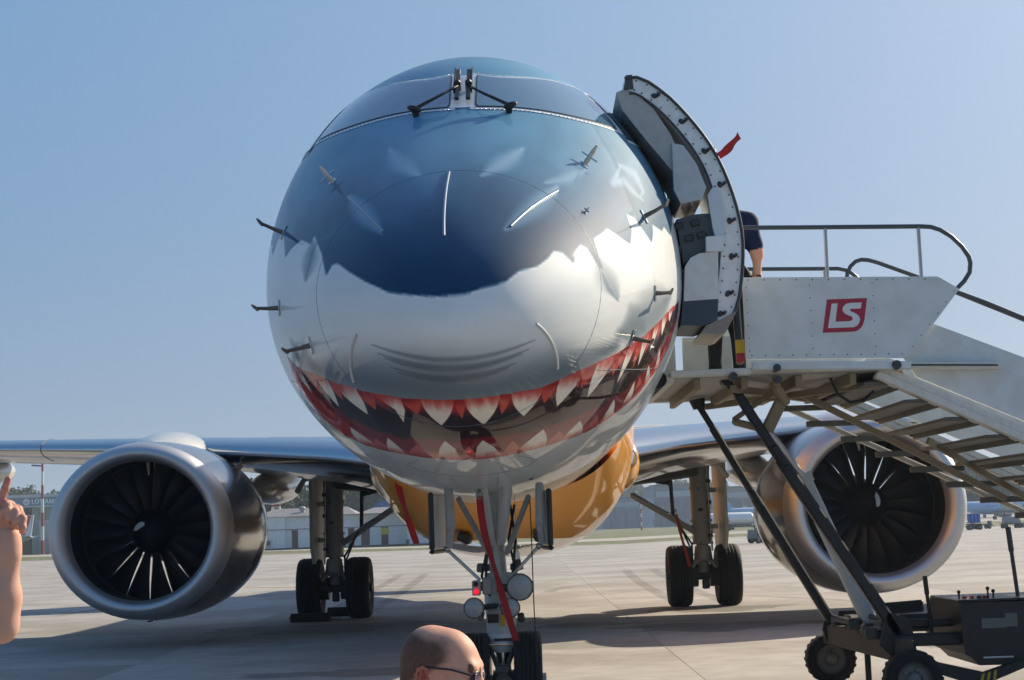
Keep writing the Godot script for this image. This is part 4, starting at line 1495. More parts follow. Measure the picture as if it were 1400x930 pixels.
func build_main_gear(s: float) -> void:
	var c := Vector3(s * 3.06 + 0.06, 0, -19.8)
	var mb := MB.new()
	mb.tube([c + Vector3(0, 2.5, 0), c + Vector3(0, 2.2, 0), c + Vector3(0, 1.05, 0)], [0.20, 0.17, 0.155], 20)
	for y in [1.95, 1.42, 1.33, 1.24, 1.05]:
		mb.cyl(c + Vector3(0, y, 0), c + Vector3(0, y - 0.04, 0), 0.185, 0.185, 20)
	mb.cyl(c + Vector3(0, 1.05, 0), c + Vector3(0, 0.55, 0), 0.10, 0.10, 18)
	var g := part("main_gear", mb, M.gear, airliner)
	# horseshoe yoke, axle
	mb = MB.new()
	var pts := []
	for i in 15:
		var a := lerpf(-0.25, PI + 0.25, i / 14.0)
		pts.append(c + Vector3(cos(a) * 0.20, 0.60 + sin(a) * 0.17, 0.10))
	mb.tube(pts, 0.045, 10)
	mb.cyl(c + Vector3(0, 0.98, 0.05), c + Vector3(0, 0.74, 0.08), 0.13, 0.16)
	part("axle_yoke", mb, mat("a7aaa8", 0.4, 0.2), g)
	mb = MB.new()
	mb.cyl(c + Vector3(-0.62, 0.5, 0), c + Vector3(0.62, 0.5, 0), 0.075)
	mb.cyl(c + Vector3(-0.26, 0.5, 0), c + Vector3(-0.10, 0.5, 0), 0.19)
	mb.cyl(c + Vector3(0.10, 0.5, 0), c + Vector3(0.26, 0.5, 0), 0.19)
	mb.box(c + Vector3(0.02, 0.36, 0.12), Vector3(0.12, 0.16, 0.10), Basis(), 0.02)
	part("axle", mb, M.darkgear, g)
	for q in [-0.405, 0.405]:
		part("tyre", tyre_mb(0.505, 0.40, 0.255), M.rubber, g, c + Vector3(q, 0.5, 0))
		part("rim", rim_mb(0.255, 0.40), mat("8d8f8f", 0.45, 0.4), g, c + Vector3(q, 0.5, 0))
	# leg door on the outboard side
	mb = MB.new()
	var o := s * 0.30
	mb.prism(PackedVector2Array([Vector2(0.42, 2.42), Vector2(-0.42, 2.42), Vector2(-0.44, 1.2), Vector2(-0.30, 0.92), Vector2(0.02, 0.78), Vector2(0.38, 1.0)]), 0.05, Transform3D(Basis(Vector3.UP, PI / 2 + s * 0.12), c + Vector3(o, 0, 0)))
	mb.box(c + Vector3(o * 0.62, 1.9, 0), Vector3(0.18, 0.08, 0.08))
	mb.box(c + Vector3(o * 0.62, 1.3, 0), Vector3(0.18, 0.08, 0.08))
	part("leg_door", mb, M.grey, g)
	# side brace
	mb = MB.new()
	mb.bar(c + Vector3(-s * 0.12, 1.22, 0.05), c + Vector3(-s * 1.16, 1.86, 0.35), 0.11, 0.10, Vector3.BACK, 0.02)
	mb.bar(c + Vector3(-s * 0.5, 1.50, 0.11), c + Vector3(-s * 1.16, 1.86, 0.42), 0.15, 0.05, Vector3.BACK, 0.015)
	part("side_brace", mb, M.gear, g)
	mb = MB.new()
	mb.bar(c + Vector3(-s * 0.47, 1.5, 0.1), c + Vector3(-s * 0.50, 2.3, 0.1), 0.07, 0.06, Vector3.BACK, 0.01)
	mb.prism(PackedVector2Array([Vector2(0, 0.04), Vector2(-s * 0.34, -0.05), Vector2(0, -0.12)]), 0.04, Transform3D(Basis(), c + Vector3(-s * 0.52, 2.12, 0.12)))
	part("lock_link", mb, M.darkgear, g)
	# hoses
	for q in [[0.19, 0.02], [0.22, -0.03]]:
		mb = MB.new()
		mb.tube([c + Vector3(-s * 0.50, 1.55, 0.16), c + Vector3(-s * 0.36, 1.30, 0.2), c + Vector3(-s * q[0], 1.0 + q[1], 0.2), c + Vector3(-s * q[0], 0.72, 0.2), c + Vector3(-s * 0.24, 0.58, 0.14)], 0.017, 8)
		part("brake_hose", mb, M.black, g)
	mb = MB.new()
	mb.tube([c + Vector3(-s * 0.16, 0.85, 0.17), c + Vector3(-s * 0.26, 0.88, 0.18), c + Vector3(-s * 0.28, 0.62, 0.17)], 0.012, 6)
	part("brake_line", mb, M.steel, g)
	mb = MB.new()
	mb.tube([c + Vector3(s * 0.11, 2.3, 0.14), c + Vector3(s * 0.13, 1.4, 0.15), c + Vector3(s * 0.15, 0.9, 0.14)], 0.016, 6)
	part("brake_line", mb, M.steel, g)
	mb = MB.new()
	for y in [2.05, 1.7, 1.15]:
		mb.box(c + Vector3(s * 0.13, y, 0.13), Vector3(0.08, 0.06, 0.06), Basis(), 0.01)
		part("clamp", mb, M.darkgear, g)
		mb = MB.new()
		mb.box(c + Vector3(-0.02, y - 0.12, 0.165), Vector3(0.07, 0.05, 0.03), Basis(), 0.008)
		part("clamp", mb, M.darkgear, g)
		mb = MB.new()
	# open wheel bay and the panel edge round it
	mb = MB.new()
	mb.box(Vector3(s * 1.9 + 0.06, 2.15, -19.9), Vector3(2.2, 0.25, 1.3), Basis(Vector3.BACK, s * 0.1), 0.03)
	part("wheel_bay", mb, mat("4d5050", 0.7, 0.0, 1.0), g)
	mb = MB.new()
	mb.tube([Vector3(s * 1.5, 1.92, -18.9), Vector3(s * 2.2, 2.22, -18.8), Vector3(s * 2.9, 2.36, -18.8), Vector3(s * 3.35, 2.30, -18.9), Vector3(s * 3.5, 2.1, -19.1)], 0.05, 8)
	part("bay_edge", mb, M.grey, g)

func build_tail() -> void:
	for s in [-1.0, 1.0]:
		var mb := MB.new()
		var rows := [airfoil(s * 0.4, 33.0, 3.60, 2.8, 0.10), airfoil(s * 3.7, 35.0, 3.86, 1.4, 0.09), airfoil(s * 3.95, 35.5, 3.88, 0.7, 0.05)]
		mb.grid(rows, false, [], s > 0)
		part("tailplane", mb, M.white, airliner)
	var mb := MB.new()
	var rows := []
	for q in [[4.6, 31.5, 5.6], [10.2, 36.6, 2.3]]:
		var r := PackedVector3Array()
		for p in airfoil(0, q[1], 0, q[2], 0.1):
			r.append(Vector3(p.y, q[0], p.z))
		rows.append(r)
	mb.grid(rows)
	part("tail_fin", mb, M.orange, airliner)

func build_nose_gear() -> void:
	# the leg stands 3.8 m behind the nose tip
	var top := al(Vector3(-0.19, 1.66, -12.2))
	var mid := al(Vector3(-0.155, 1.02, -12.2))
	var bot := al(Vector3(-0.14, 0.31, -12.2))
	var mb := MB.new()
	mb.tube([top + Vector3(0, 0.1, 0), top, mid], [0.068, 0.066, 0.062], 18)
	mb.bar(top + Vector3(0, 0, 0.075), mid + Vector3(0, 0.02, 0.075), 0.07, 0.05, Vector3.BACK, 0.01)
	for y in [0.18, 0.30, 0.46]:
		mb.cyl(mid + Vector3(0, y, 0), mid + Vector3(0, y + 0.03, 0), 0.078, 0.078, 18)
	var g := part("nose_gear", mb, mat("b4b7b5", 0.4, 0.0, 1.5), airliner)
	mb = MB.new()
	mb.cyl(mid + Vector3(0, 0.06, 0), mid + Vector3(0, -0.02, 0), 0.10, 0.105, 24)
	mb.cyl(mid + Vector3(0.005, -0.02, 0), mid + Vector3(0.005, -0.16, 0), 0.118, 0.112, 24)
	mb.cyl(mid + Vector3(0.005, -0.20, 0), mid + Vector3(0.005, -0.37, 0), 0.108, 0.102, 24)
	mb.box(mid + Vector3(0.01, -0.18, 0.03), Vector3(0.26, 0.045, 0.18), Basis(), 0.015)
	part("steering_collar", mb, mat("aeb2b1", 0.4, 0.0, 2.0), g)
	mb = MB.new()
	mb.cyl(mid + Vector3(0.01, -0.37, 0), mid + Vector3(0.01, -0.44, 0), 0.108, 0.108, 24)
	mb.cyl(mid + Vector3(0.01, -0.455, 0), mid + Vector3(0.01, -0.50, 0), 0.11, 0.09, 24)
	part("gland_ring", mb, mat("c2c5c4", 0.35), g)
	mb = MB.new()
	mb.cyl(mid + Vector3(0.01, -0.5, 0), bot + Vector3(0.0, -0.06, 0), 0.055, 0.055, 16)
	part("piston", mb, M.steel, g)
	# torque links
	mb = MB.new()
	for s in [-1.0, 1.0]:
		mb.bar(mid + Vector3(0.01 + s * 0.09, -0.46, 0.10), mid + Vector3(0.01 + s * 0.03, -0.60, 0.27), 0.05, 0.03, Vector3.BACK, 0.008)
		mb.bar(mid + Vector3(0.01 + s * 0.03, -0.60, 0.27), bot + Vector3(s * 0.08, 0.0, 0.09), 0.05, 0.03, Vector3.BACK, 0.008)
	mb.box(mid + Vector3(0.01, -0.60, 0.28), Vector3(0.10, 0.06, 0.06), Basis(), 0.01)
	part("torque_link", mb, M.darkgear, g)
	mb = MB.new()
	mb.cyl(bot + Vector3(-0.30, 0, 0), bot + Vector3(0.30, 0, 0), 0.05, 0.05)
	mb.cyl(bot + Vector3(-0.08, 0, 0), bot + Vector3(0.08, 0, 0), 0.08, 0.08)
	part("axle", mb, M.gear, g)
	for s in [-1.0, 1.0]:
		part("tyre", tyre_mb(0.33, 0.205, 0.17), M.rubber, g, bot + Vector3(s * 0.185 - 0.01, 0.02, 0))
		part("rim", rim_mb(0.17, 0.205), mat("8d8f8f", 0.45, 0.4), g, bot + Vector3(s * 0.185 - 0.01, 0.02, 0))
	# fork of the upper drag stay, diagonal stays
	mb = MB.new()
	for s in [-1.0, 1.0]:
		mb.tube([al(Vector3(-0.155 + s * 0.075, 1.80, -11.75)), al(Vector3(-0.165 + s * 0.085, 1.66, -11.75)), al(Vector3(-0.165 + s * 0.055, 1.42, -11.85)), al(Vector3(-0.16 + s * 0.03, 1.30, -12.0))], [0.045, 0.045, 0.04, 0.035], 8)
	part("drag_stay", mb, mat("b8bbb9", 0.4, 0.0, 2.0), g)
	for s in [-1.0, 1.0]:
		mb = MB.new()
		mb.bar(al(Vector3(-0.17 + s * 0.25, 1.62, -11.9)), al(Vector3(-0.155 + s * 0.065, 1.22, -12.1)), 0.045, 0.04, Vector3.BACK, 0.01)
		part("side_stay", mb, M.gear, g)
		# bay doors: hung on the sides of the bay, dark seal round the edge
		mb = MB.new()
		var x := -0.565 if s < 0 else 0.185
		var xf := Transform3D(Basis(Vector3.UP, PI / 2 + s * 0.10), al(Vector3(x, 1.26, -11.9)))
		mb.box(xf * Vector3(0, 0.20, 0), Vector3(0.5, 0.38, 0.025), xf.basis, 0.01)
		var d := part("gear_door", mb, M.grey, g)
		mb = MB.new()
		mb.box(xf * Vector3(-0.25, 0.20, s * 0.008), Vector3(0.03, 0.40, 0.04), xf.basis, 0.015)
		mb.box(xf * Vector3(0.0, -0.01, s * 0.012), Vector3(0.52, 0.03, 0.04), xf.basis, 0.015)
		part("gear_door_seal", mb, M.black, g)
		mb = MB.new()
		var q := -0.45 if s < 0 else 0.125
		mb.bar(al(Vector3(q - s * -0.03, 1.70, -11.75)), al(Vector3(q + s * 0.02, 1.40, -11.7)), 0.085, 0.06, Vector3.BACK, 0.015)
		mb.bar(al(Vector3(q + s * 0.02, 1.42, -11.7)), al(Vector3(q + s * 0.035, 1.28, -11.75)), 0.03, 0.05, Vector3.BACK, 0.01)
		part("door_hinge", mb, M.gear, g)
		mb = MB.new()
		mb.tube([al(Vector3(-0.515 if s < 0 else 0.142, 1.262, -12.0)), al(Vector3(-0.285 if s < 0 else -0.085, 1.035, -12.0))], 0.013, 8)
		mb.ball(al(Vector3(-0.515 if s < 0 else 0.142, 1.262, -12.0)), Vector3.ONE * 0.028, Basis(), 10)
		part("door_rod", mb, M.steel, g)
	# lights on the leg
	for q in [[-0.006, 0.983, 0.093], [-0.332, 0.849, 0.072], [-0.078, 0.842, 0.068]]:
		var p := al(Vector3(q[0], q[1], -11.9))
		mb = MB.new()
		mb.lathe([Vector2(0.3 * q[2], -0.10), Vector2(q[2] * 0.8, -0.06), Vector2(q[2] * 1.02, 0.0), Vector2(q[2] * 1.03, 0.02), Vector2(q[2] * 0.95, 0.025)], Transform3D(Basis(), p), 28)
		mb.cyl(p + Vector3(0, 0, -0.06), al(Vector3(-0.15, q[1], -12.12)), 0.02)
		part("taxi_light", mb, mat("3c3e3e", 0.4, 0.4), g)
		mb = MB.new()
		mb.lathe([Vector2(q[2] * 0.96, 0.018), Vector2(q[2] * 0.6, 0.03), Vector2(0.001, 0.036)], Transform3D(Basis(), p), 28)
		part("lens", mb, mat("9ea1a0", 0.25, 0.0, 6.0, 0.8), g)
	var bx := al(Vector3(-0.312, 0.985, -11.95))
	mb = MB.new()
	mb.box(bx, Vector3(0.062, 0.105, 0.06), Basis(), 0.008)
	mb.box(bx + Vector3(0.075, 0.01, -0.02), Vector3(0.07, 0.12, 0.05), Basis(), 0.01)
	part("gear_light_box", mb, mat("8a8d8c", 0.45), g)
	mb = MB.new()
	mb.ball(bx + Vector3(-0.003, -0.026, 0.03), Vector3(0.02, 0.02, 0.012), Basis(), 14)
	var lampm := mat("ff2a3a", 0.4)
	lampm.emission_enabled = true
	lampm.emission = Color("ff2034")
	lampm.emission_energy_multiplier = 0.5
	part("red_lamp", mb, lampm, g)
	mb = MB.new()
	mb.ball(bx + Vector3(-0.003, 0.026, 0.03), Vector3(0.018, 0.018, 0.01), Basis(), 14)
	part("dark_lamp", mb, M.black, g)
	var lamp := OmniLight3D.new()
	lamp.name = "red_lamp_glow"
	lamp.light_color = Color("ff2034")
	lamp.light_energy = 0.001
	lamp.light_size = 0.02
	lamp.omni_range = 30.0
	lamp.omni_attenuation = 2.0
	lamp.shadow_enabled = true
	lamp.position = bx + Vector3(-0.003, -0.026, 0.05)
	g.add_child(lamp, true)
	# plates and fittings on the collar
	mb = MB.new()
	mb.box(mid + Vector3(-0.05, -0.26, 0.105), Vector3(0.08, 0.06, 0.01), Basis(), 0.003)
	part("data_plate", mb, M.black, g)
	mb = MB.new()
	mb.box(mid + Vector3(0.02, -0.06, 0.116), Vector3(0.07, 0.03, 0.01), Basis(), 0.003)
	part("data_plate", mb, M.black, g)
	mb = MB.new()
	mb.box(mid + Vector3(0.02, -0.41, 0.10), Vector3(0.14, 0.02, 0.02), Basis(), 0.003)
	part("data_plate", mb, M.black, g)
	mb = MB.new()
	mb.box(mid + Vector3(0.02, -0.27, 0.11), Vector3(0.035, 0.09, 0.03), Basis(), 0.008)
	part("yellow_tag", mb, mat("d7951a", 0.5), g)
	mb = MB.new()
	for q in [[-0.09, 0.02], [0.10, 0.03], [0.13, -0.05], [-0.12, 0.06]]:
		var b := mid + Vector3(q[0], 0.04, 0.05)
		mb.tube([b + Vector3(0, 0.5, -0.02), b + Vector3(q[1], 0.25, 0.03), b + Vector3(0, 0.0, 0.05), b + Vector3(q[1], -0.14, 0.04)], 0.010, 6)
		mb.box(b + Vector3(q[1] * 0.5, 0.06, 0.04), Vector3(0.04, 0.05, 0.04), Basis(), 0.008)
	part("cables", mb, M.black, g)
	for q in [[-0.13, 0.10, "5d6060"], [0.14, 0.12, "3a3c3d"], [0.125, -0.04, "7d8080"], [-0.135, -0.03, "4a4c4c"], [0.15, -0.26, "2f3132"], [-0.14, -0.24, "6b6e6d"]]:
		mb = MB.new()
		mb.box(mid + Vector3(q[0], q[1], 0.06), Vector3(0.05, 0.065, 0.06), Basis(Vector3.BACK, q[0]), 0.01)
		mb.cyl(mid + Vector3(q[0], q[1], 0.08), mid + Vector3(q[0], q[1], 0.115), 0.014)
		part("leg_fitting", mb, mat(q[2], 0.45, 0.2), g)
	# nose gear bay: dark well with its rim in the belly skin
	mb = MB.new()
	mb.box(al(Vector3(-0.17, 1.85, -12.1)), Vector3(0.62, 0.26, 1.3), Basis(), 0.03)
	part("gear_bay", mb, mat("3d3f3f", 0.7, 0.0, 1.0), g)

func build_door() -> void:
	var W := []
	for p in DOOR_OUT:
		W.append(al(Vector3(p[0], p[1], -12.0)))
	var poly := PackedVector2Array()
	var inner := []
	var n := 25
	var cv := Curve3D.new()
	for i in W.size():
		var a: Vector3 = W[maxi(i - 1, 0)]
		var b: Vector3 = W[mini(i + 1, W.size() - 1)]
		cv.add_point(W[i], -(b - a) / 6.0, (b - a) / 6.0)
	for i in n:
		var p := cv.sample_baked(cv.get_baked_length() * i / (n - 1.0), true)
		var q := cv.sample_baked(cv.get_baked_length() * (i + 0.01) / (n - 1.0), true)
		if i == n - 1:
			q = p
			p = cv.sample_baked(cv.get_baked_length() * (i - 0.01) / (n - 1.0), true)
		var t := (q - p).normalized()
		poly.append(Vector2(p.x, p.y))
		var wd := 0.12 + 0.05 * smoothstep(0.4, 0.8, i / (n - 1.0))
		inner.append(Vector2(p.x, p.y) + Vector2(t.y, -t.x) * wd)
	var band := poly.duplicate()
	for i in range(n - 1, -1, -1):
		band.append(inner[i])
	var z := -3.55
	var mb := MB.new()
	mb.prism(band, -0.82, Transform3D(Basis(), Vector3(0, 0, z)))
	var d := part("open_door", mb, mat("e9eae7", 0.4, 0.0, 1.2), airliner)
	d.set_meta("label", "open cabin door swung forward")
	# rubber seal along the edges
	for e in [[poly, 0.012, 0.0], [inner, 0.008, 0.01]]:
		var pts := []
		for p in e[0]:
			pts.append(Vector3(p.x, p.y, z + 0.008))
		mb = MB.new()
		mb.tube(pts, e[1], 8)
		part("door_seal", mb, mat("3a4046", 0.6), d)
	# outer skin
	var rows := []
	for zz in [z, z - 0.82]:
		var row := PackedVector3Array()
		for p in poly:
			row.append(Vector3(p.x, p.y, zz) + Vector3(0.014, 0.003, 0))
		rows.append(row)
	mb = MB.new()
	part("door_skin", mb.grid(rows), M.white, d)
	for i in [3, 6, 9, 12, 15, 18, 21, 23]:
		var c: Vector2 = (poly[i] as Vector2).lerp(inner[i], 0.5)
		mb = MB.new()
		mb.ball(Vector3(c.x, c.y, z + 0.004), Vector3(0.026, 0.019, 0.013), Basis(Vector3.BACK, -0.1 * i), 10)
		mb.cyl(Vector3(c.x + 0.02, c.y, z), Vector3(c.x + 0.035, c.y + 0.01, z + 0.03), 0.012)
		part("latch", mb, M.darkgear, d)
	mb = MB.new()
	for i in range(1, n - 1):
		for f in [0.2, 0.8]:
			var c: Vector2 = (poly[i] as Vector2).lerp(inner[i], f)
			mb.cyl(Vector3(c.x, c.y, z), Vector3(c.x, c.y, z + 0.004), 0.007, 0.006, 6)
	part("screws", mb, M.darkgear, d).set_meta("kind", "stuff")
	for q in [[DOOR_LINING, "door_lining", mat("b2b2ad", 0.55, 0.0, 1.0), 0.0, -0.78], [DOOR_BULGE, "slide_cover", mat("c2c5c4", 0.35, 0.0, 1.0, 0.4), 0.03, -0.6], [DOOR_MECH, "door_mechanism", mat("4a5053", 0.5, 0.2, 2.0), -0.02, -0.5], [DOOR_STRIP, "door_handle_cover", mat("d0d3d4", 0.3, 0.2), 0.03, -0.1], [DOOR_BOX, "door_box", mat("e0e2e0", 0.45), 0.05, -0.3], [DOOR_BUSTLE, "door_bustle", mat("dcddd8", 0.45, 0.0, 1.0), 0.03, -0.7], [DOOR_NAVY, "lower_bustle", mat("344452", 0.5), 0.025, -0.7], [DOOR_SILL, "door_sill", mat("8d857a", 0.5, 0.0, 2.0), 0.02, -0.75], [DOOR_TOP, "door_top_fitting", mat("45484a", 0.5), 0.006, -0.6]]:
		var pl := PackedVector2Array()
		for p in q[0]:
			var w := al(Vector3(p[0], p[1], -12.1))
			pl.append(Vector2(w.x, w.y))
		mb = MB.new()
		mb.prism(pl, q[4], Transform3D(Basis(), Vector3(0, 0, z + q[3])))
		part(q[1], mb, q[2], d)
	mb = MB.new()
	var mc := al(Vector3(1.33, 3.27, -12.0))
	for q in [[-0.10, 0.12], [0.02, 0.14], [-0.03, 0.03], [-0.12, -0.05], [0.06, 0.05]]:
		mb = MB.new()
		mb.box(mc + Vector3(q[0], q[1] + 0.12, 0.04), Vector3(0.07, 0.05, 0.05), Basis(Vector3.BACK, 0.2), 0.01)
		part("lock_fitting", mb, M.darkgear, d)
	# hinge arm back to the fuselage, door opening
	mb = MB.new()
	mb.tube([al(Vector3(1.30, 3.15, -12.3)), al(Vector3(1.25, 3.1, -12.9)), al(Vector3(1.18, 3.05, -13.1))], 0.05, 10)
	part("hinge_arm", mb, M.gear, d)
	var rr := []
	for i in 15:
		var row := PackedVector3Array()
		for tt in [4.5, 4.9, 5.35]:
			row.append(over(tt, lerpf(-12.0, 46.0, i / 14.0), 0.006))
		rr.append(row)
	mb = MB.new()
	part("door_opening", mb.grid(rr), mat("17191b", 0.8), airliner)
# ---------------------------------------------------------------- passenger stairs
func build_stairs() -> void:
	var at := Vector3(3.4, 0, -13.35)
	var S := thing("passenger_stairs", "white mobile passenger stairs with red logo panel docked at the open door", "boarding stairs", at)
	var off := -at
	var wht := mat("d3d8d6", 0.5, 0.0, 0.45)
	var frame := mat("d8d5ca", 0.6, 0.0, 1.4)
	var under := mat("8f8268", 0.7, 0.0, 0.9)
	var dark := mat("101112", 0.5, 0.0, 1.5)
	var steel := mat("a8abad", 0.3, 0.8)
	var alu := mat("9a9b98", 0.5, 0.3, 2.0)
	var ZN := -12.3
	var ZF := -14.4
	var mb := MB.new()
	# near and far side panels of the platform
	for z in [ZN + 0.05, ZF - 0.05]:
		mb = MB.new()
		mb.prism(PackedVector2Array([Vector2(1.712, 3.165), Vector2(3.144, 3.121), Vector2(3.299, 3.023), Vector2(3.095, 2.776), Vector2(2.89, 2.53), Vector2(1.706, 2.56)]), -0.035, Transform3D(Basis(), Vector3(0, 0, z)))
		var p := part("side_panel", mb, wht, S, off)
		if z > -13.0:
			# logo: red slanted plate, white letters
			var lx := 2.277
			var ly := 2.735
			var g := func(a: Array) -> PackedVector2Array:
				var o := PackedVector2Array()
				for i in range(0, a.size(), 2):
					o.append(Vector2(lx + (a[i] - 415) / 623.0, ly + (582 - a[i + 1]) / 623.0))
				return o
			mb = MB.new()
			mb.prism(g.call([443, 430, 626, 430, 608, 530, 601, 550, 590, 566, 576, 577, 560, 582, 415, 582]), 0.004, Transform3D(Basis(), Vector3(0, 0, z)))
			part("logo_plate", mb, mat("a3203a", 0.5), p)
			mb = MB.new()
			mb.prism(g.call([463, 450, 490, 450, 475, 534, 514, 534, 509, 562, 440, 562]), 0.004, Transform3D(Basis(), Vector3(0, 0, z + 0.004)))
			part("logo_letter", mb, mat("d5d9d8", 0.5), p)
			mb = MB.new()
			mb.prism(g.call([600, 450, 546, 450, 530, 453, 518, 462, 511, 475, 512, 488, 520, 498, 534, 506, 550, 512, 556, 520, 550, 530, 540, 534, 514, 534, 509, 562, 556, 562, 572, 556, 583, 543, 588, 526, 584, 511, 572, 500, 553, 491, 544, 485, 547, 478, 556, 477, 594, 477]), 0.004, Transform3D(Basis(), Vector3(0, 0, z + 0.004)))
			part("logo_letter", mb, mat("d5d9d8", 0.5), p)
			# rivets and panel joints
			mb = MB.new()
			for i in 12:
				mb.ball(Vector3(lerpf(1.75, 3.05, i / 11.0), lerpf(3.145, 3.105, i / 11.0), z), Vector3(0.006, 0.006, 0.003), Basis(), 6)
				mb.ball(Vector3(lerpf(1.75, 2.85, i / 11.0), lerpf(2.585, 2.56, i / 11.0), z), Vector3(0.006, 0.006, 0.003), Basis(), 6)
			for i in 6:
				for x in [1.735, 2.20, 2.66]:
					mb.ball(Vector3(x, lerpf(3.09, 2.62, i / 5.0), z), Vector3(0.005, 0.005, 0.003), Basis(), 6)
				mb.ball(Vector3(lerpf(3.26, 2.93, i / 5.0), lerpf(3.01, 2.61, i / 5.0), z), Vector3(0.005, 0.005, 0.003), Basis(), 6)
			part("rivets", mb, mat("4d5152", 0.5), p).set_meta("kind", "stuff")
	# floor, edge beams, cross beams
	mb = MB.new()
	mb.box(Vector3(2.0, 2.465, (ZN + ZF) / 2), Vector3(1.75, 0.05, ZN - ZF), Basis(), 0.01)
	part("platform_floor", mb, alu, S, off)
	mb = MB.new()
	mb.bar(Vector3(1.74, 2.505, ZN + 0.06), Vector3(2.90, 2.47, ZN + 0.06), 0.085, 0.06, Vector3.BACK, 0.008)
	part("edge_beam", mb, wht, S, off)
	mb = MB.new()
	mb.bar(Vector3(1.15, 2.47, ZN + 0.03), Vector3(1.74, 2.47, ZN + 0.03), 0.09, 0.05, Vector3.BACK, 0.008)
	mb.bar(Vector3(1.15, 2.44, ZF), Vector3(2.9, 2.44, ZF), 0.09, 0.05, Vector3.BACK, 0.008)
	mb.bar(Vector3(1.15, 2.45, ZN), Vector3(1.15, 2.45, ZF), 0.08, 0.06, Vector3.UP, 0.008)
	part("platform_frame", mb, frame, S, off)
	for x in [1.35, 1.7, 2.1, 2.5, 2.85]:
		mb = MB.new()
		mb.box(Vector3(x, 2.40, (ZN + ZF) / 2), Vector3(0.05, 0.085, ZN - ZF - 0.1), Basis(), 0.006)
		part("cross_beam", mb, under, S, off)
	mb = MB.new()
	mb.tube([Vector3(1.06, 2.44, ZN), Vector3(1.06, 2.44, -13.3), Vector3(1.06, 2.44, ZF)], 0.065, 12)
	part("rubber_bumper", mb, M.rubber, S, off)
	mb = MB.new()
	mb.bar(Vector3(1.62, 2.36, ZN - 0.1), Vector3(2.7, 2.36, ZF + 0.1), 0.05, 0.05, Vector3.UP)
	mb.bar(Vector3(1.62, 2.36, ZF + 0.1), Vector3(2.7, 2.36, ZN - 0.1), 0.05, 0.05, Vector3.UP)
	part("diagonal_brace", mb, under, S, off)
	# sliding canopy parts by the door: upright side leaves on both sides of the platform head
	mb = MB.new()
	mb.box(Vector3(1.24, 2.72, ZF + 0.1), Vector3(0.30, 0.48, 0.03), Basis(), 0.008)
	mb.box(Vector3(1.66, 2.72, ZF + 0.1), Vector3(0.42, 0.48, 0.03), Basis(), 0.008)
	part("head_panel", mb, mat("aeb1ac", 0.5, 0.0, 0.8), S, off)
	mb = MB.new()
	mb.box(Vector3(1.665, 2.89, ZN - 0.02), Vector3(0.055, 0.72, 0.06), Basis(Vector3.BACK, 0.02), 0.012)
	part("gate_post", mb, mat("22262b", 0.5), S, off)
	mb = MB.new()
	mb.box(Vector3(1.672, 2.66, ZN + 0.012), Vector3(0.062, 0.10, 0.012), Basis(), 0.003)
	part("yellow_band", mb, mat("d0a51c", 0.5), S, off)
	mb = MB.new()
	mb.box(Vector3(1.672, 2.575, ZN + 0.012), Vector3(0.062, 0.07, 0.012), Basis(), 0.003)
	part("red_band", mb, mat("a8202a", 0.5), S, off)
	# handrails
	mb = MB.new()
	var pts := [Vector3(1.70, 3.545, ZN)]
	for q in [[2.2, 3.53], [3.05, 3.507], [3.13, 3.50], [3.20, 3.475], [3.28, 3.42], [3.35, 3.345], [3.395, 3.27], [3.405, 3.22], [3.395, 3.15], [3.35, 3.085], [3.29, 3.03]]:
		pts.append(Vector3(q[0], q[1], ZN))
	mb.tube(pts, 0.017, 10)
	var hr := part("handrail", mb, mat("53585c", 0.35, 0.6), S, off)
	for q in [[2.348, 3.52, 2.344, 3.14], [3.037, 3.50, 3.037, 3.12]]:
		mb = MB.new()
		mb.cyl(Vector3(q[0], q[1], ZN), Vector3(q[2], q[3], ZN), 0.014)
		part("rail_post", mb, steel, hr)
	mb = MB.new()
	mb.tube([Vector3(1.75, 3.555, ZF), Vector3(2.84, 3.522, ZF), Vector3(2.93, 3.50, ZF), Vector3(3.0, 3.44, ZF), Vector3(3.05, 3.36, ZF)], 0.017, 10)
	hr = part("handrail", mb, mat("53585c", 0.35, 0.6), S, off)
	for x in [2.1, 2.72]:
		mb = MB.new()
		mb.cyl(Vector3(x, 3.53, ZF), Vector3(x, 3.1, ZF), 0.014)
		part("rail_post", mb, steel, hr)
	# sloping flight: direction down to the right
	var dir := Vector3(1.0, -0.485, 0).normalized()
	var nA := Vector3(2.66, 2.42, 0)
	var ln := 5.0
	for z in [ZN - 0.02, ZF + 0.02]:
		var o := Vector3(0, 0, z)
		mb = MB.new()
		mb.bar(nA + o, nA + dir * ln + o, 0.13 if z > -13.0 else 0.07, 0.06, Vector3.BACK, 0.008)
		mb.bar(nA + Vector3(0, 0.06, 0.035) + o, nA + Vector3(0, 0.06, 0.035) + dir * ln + o, 0.015, 0.05, Vector3.BACK)
		var st := part("stringer", mb, frame, S, off)
		mb = MB.new()
		for i in 14:
			mb.ball(nA + dir * (0.15 + i * 0.32) + o + Vector3(0, -0.01, 0.034), Vector3(0.02, 0.02, 0.014), Basis(), 8)
		part("bolts", mb, mat("5d5f5f", 0.5, 0.5), st).set_meta("kind", "stuff")
		# side sheet of the flight
		mb = MB.new()
		mb.prism(PackedVector2Array([Vector2(2.86, 2.56), Vector2(3.09, 2.785), Vector2(3.09 + 3.9, 2.785 - 3.9 * 0.42), Vector2(3.09 + 3.95, 2.35 - 4.3 * 0.485 + 0.25), Vector2(2.66 + 0.3, 2.49 - 0.1)]), -0.03, Transform3D(Basis(), Vector3(0, 0, z + 0.012)))
		part("flight_panel", mb, wht, S, off)
		mb = MB.new()
		var fr := []
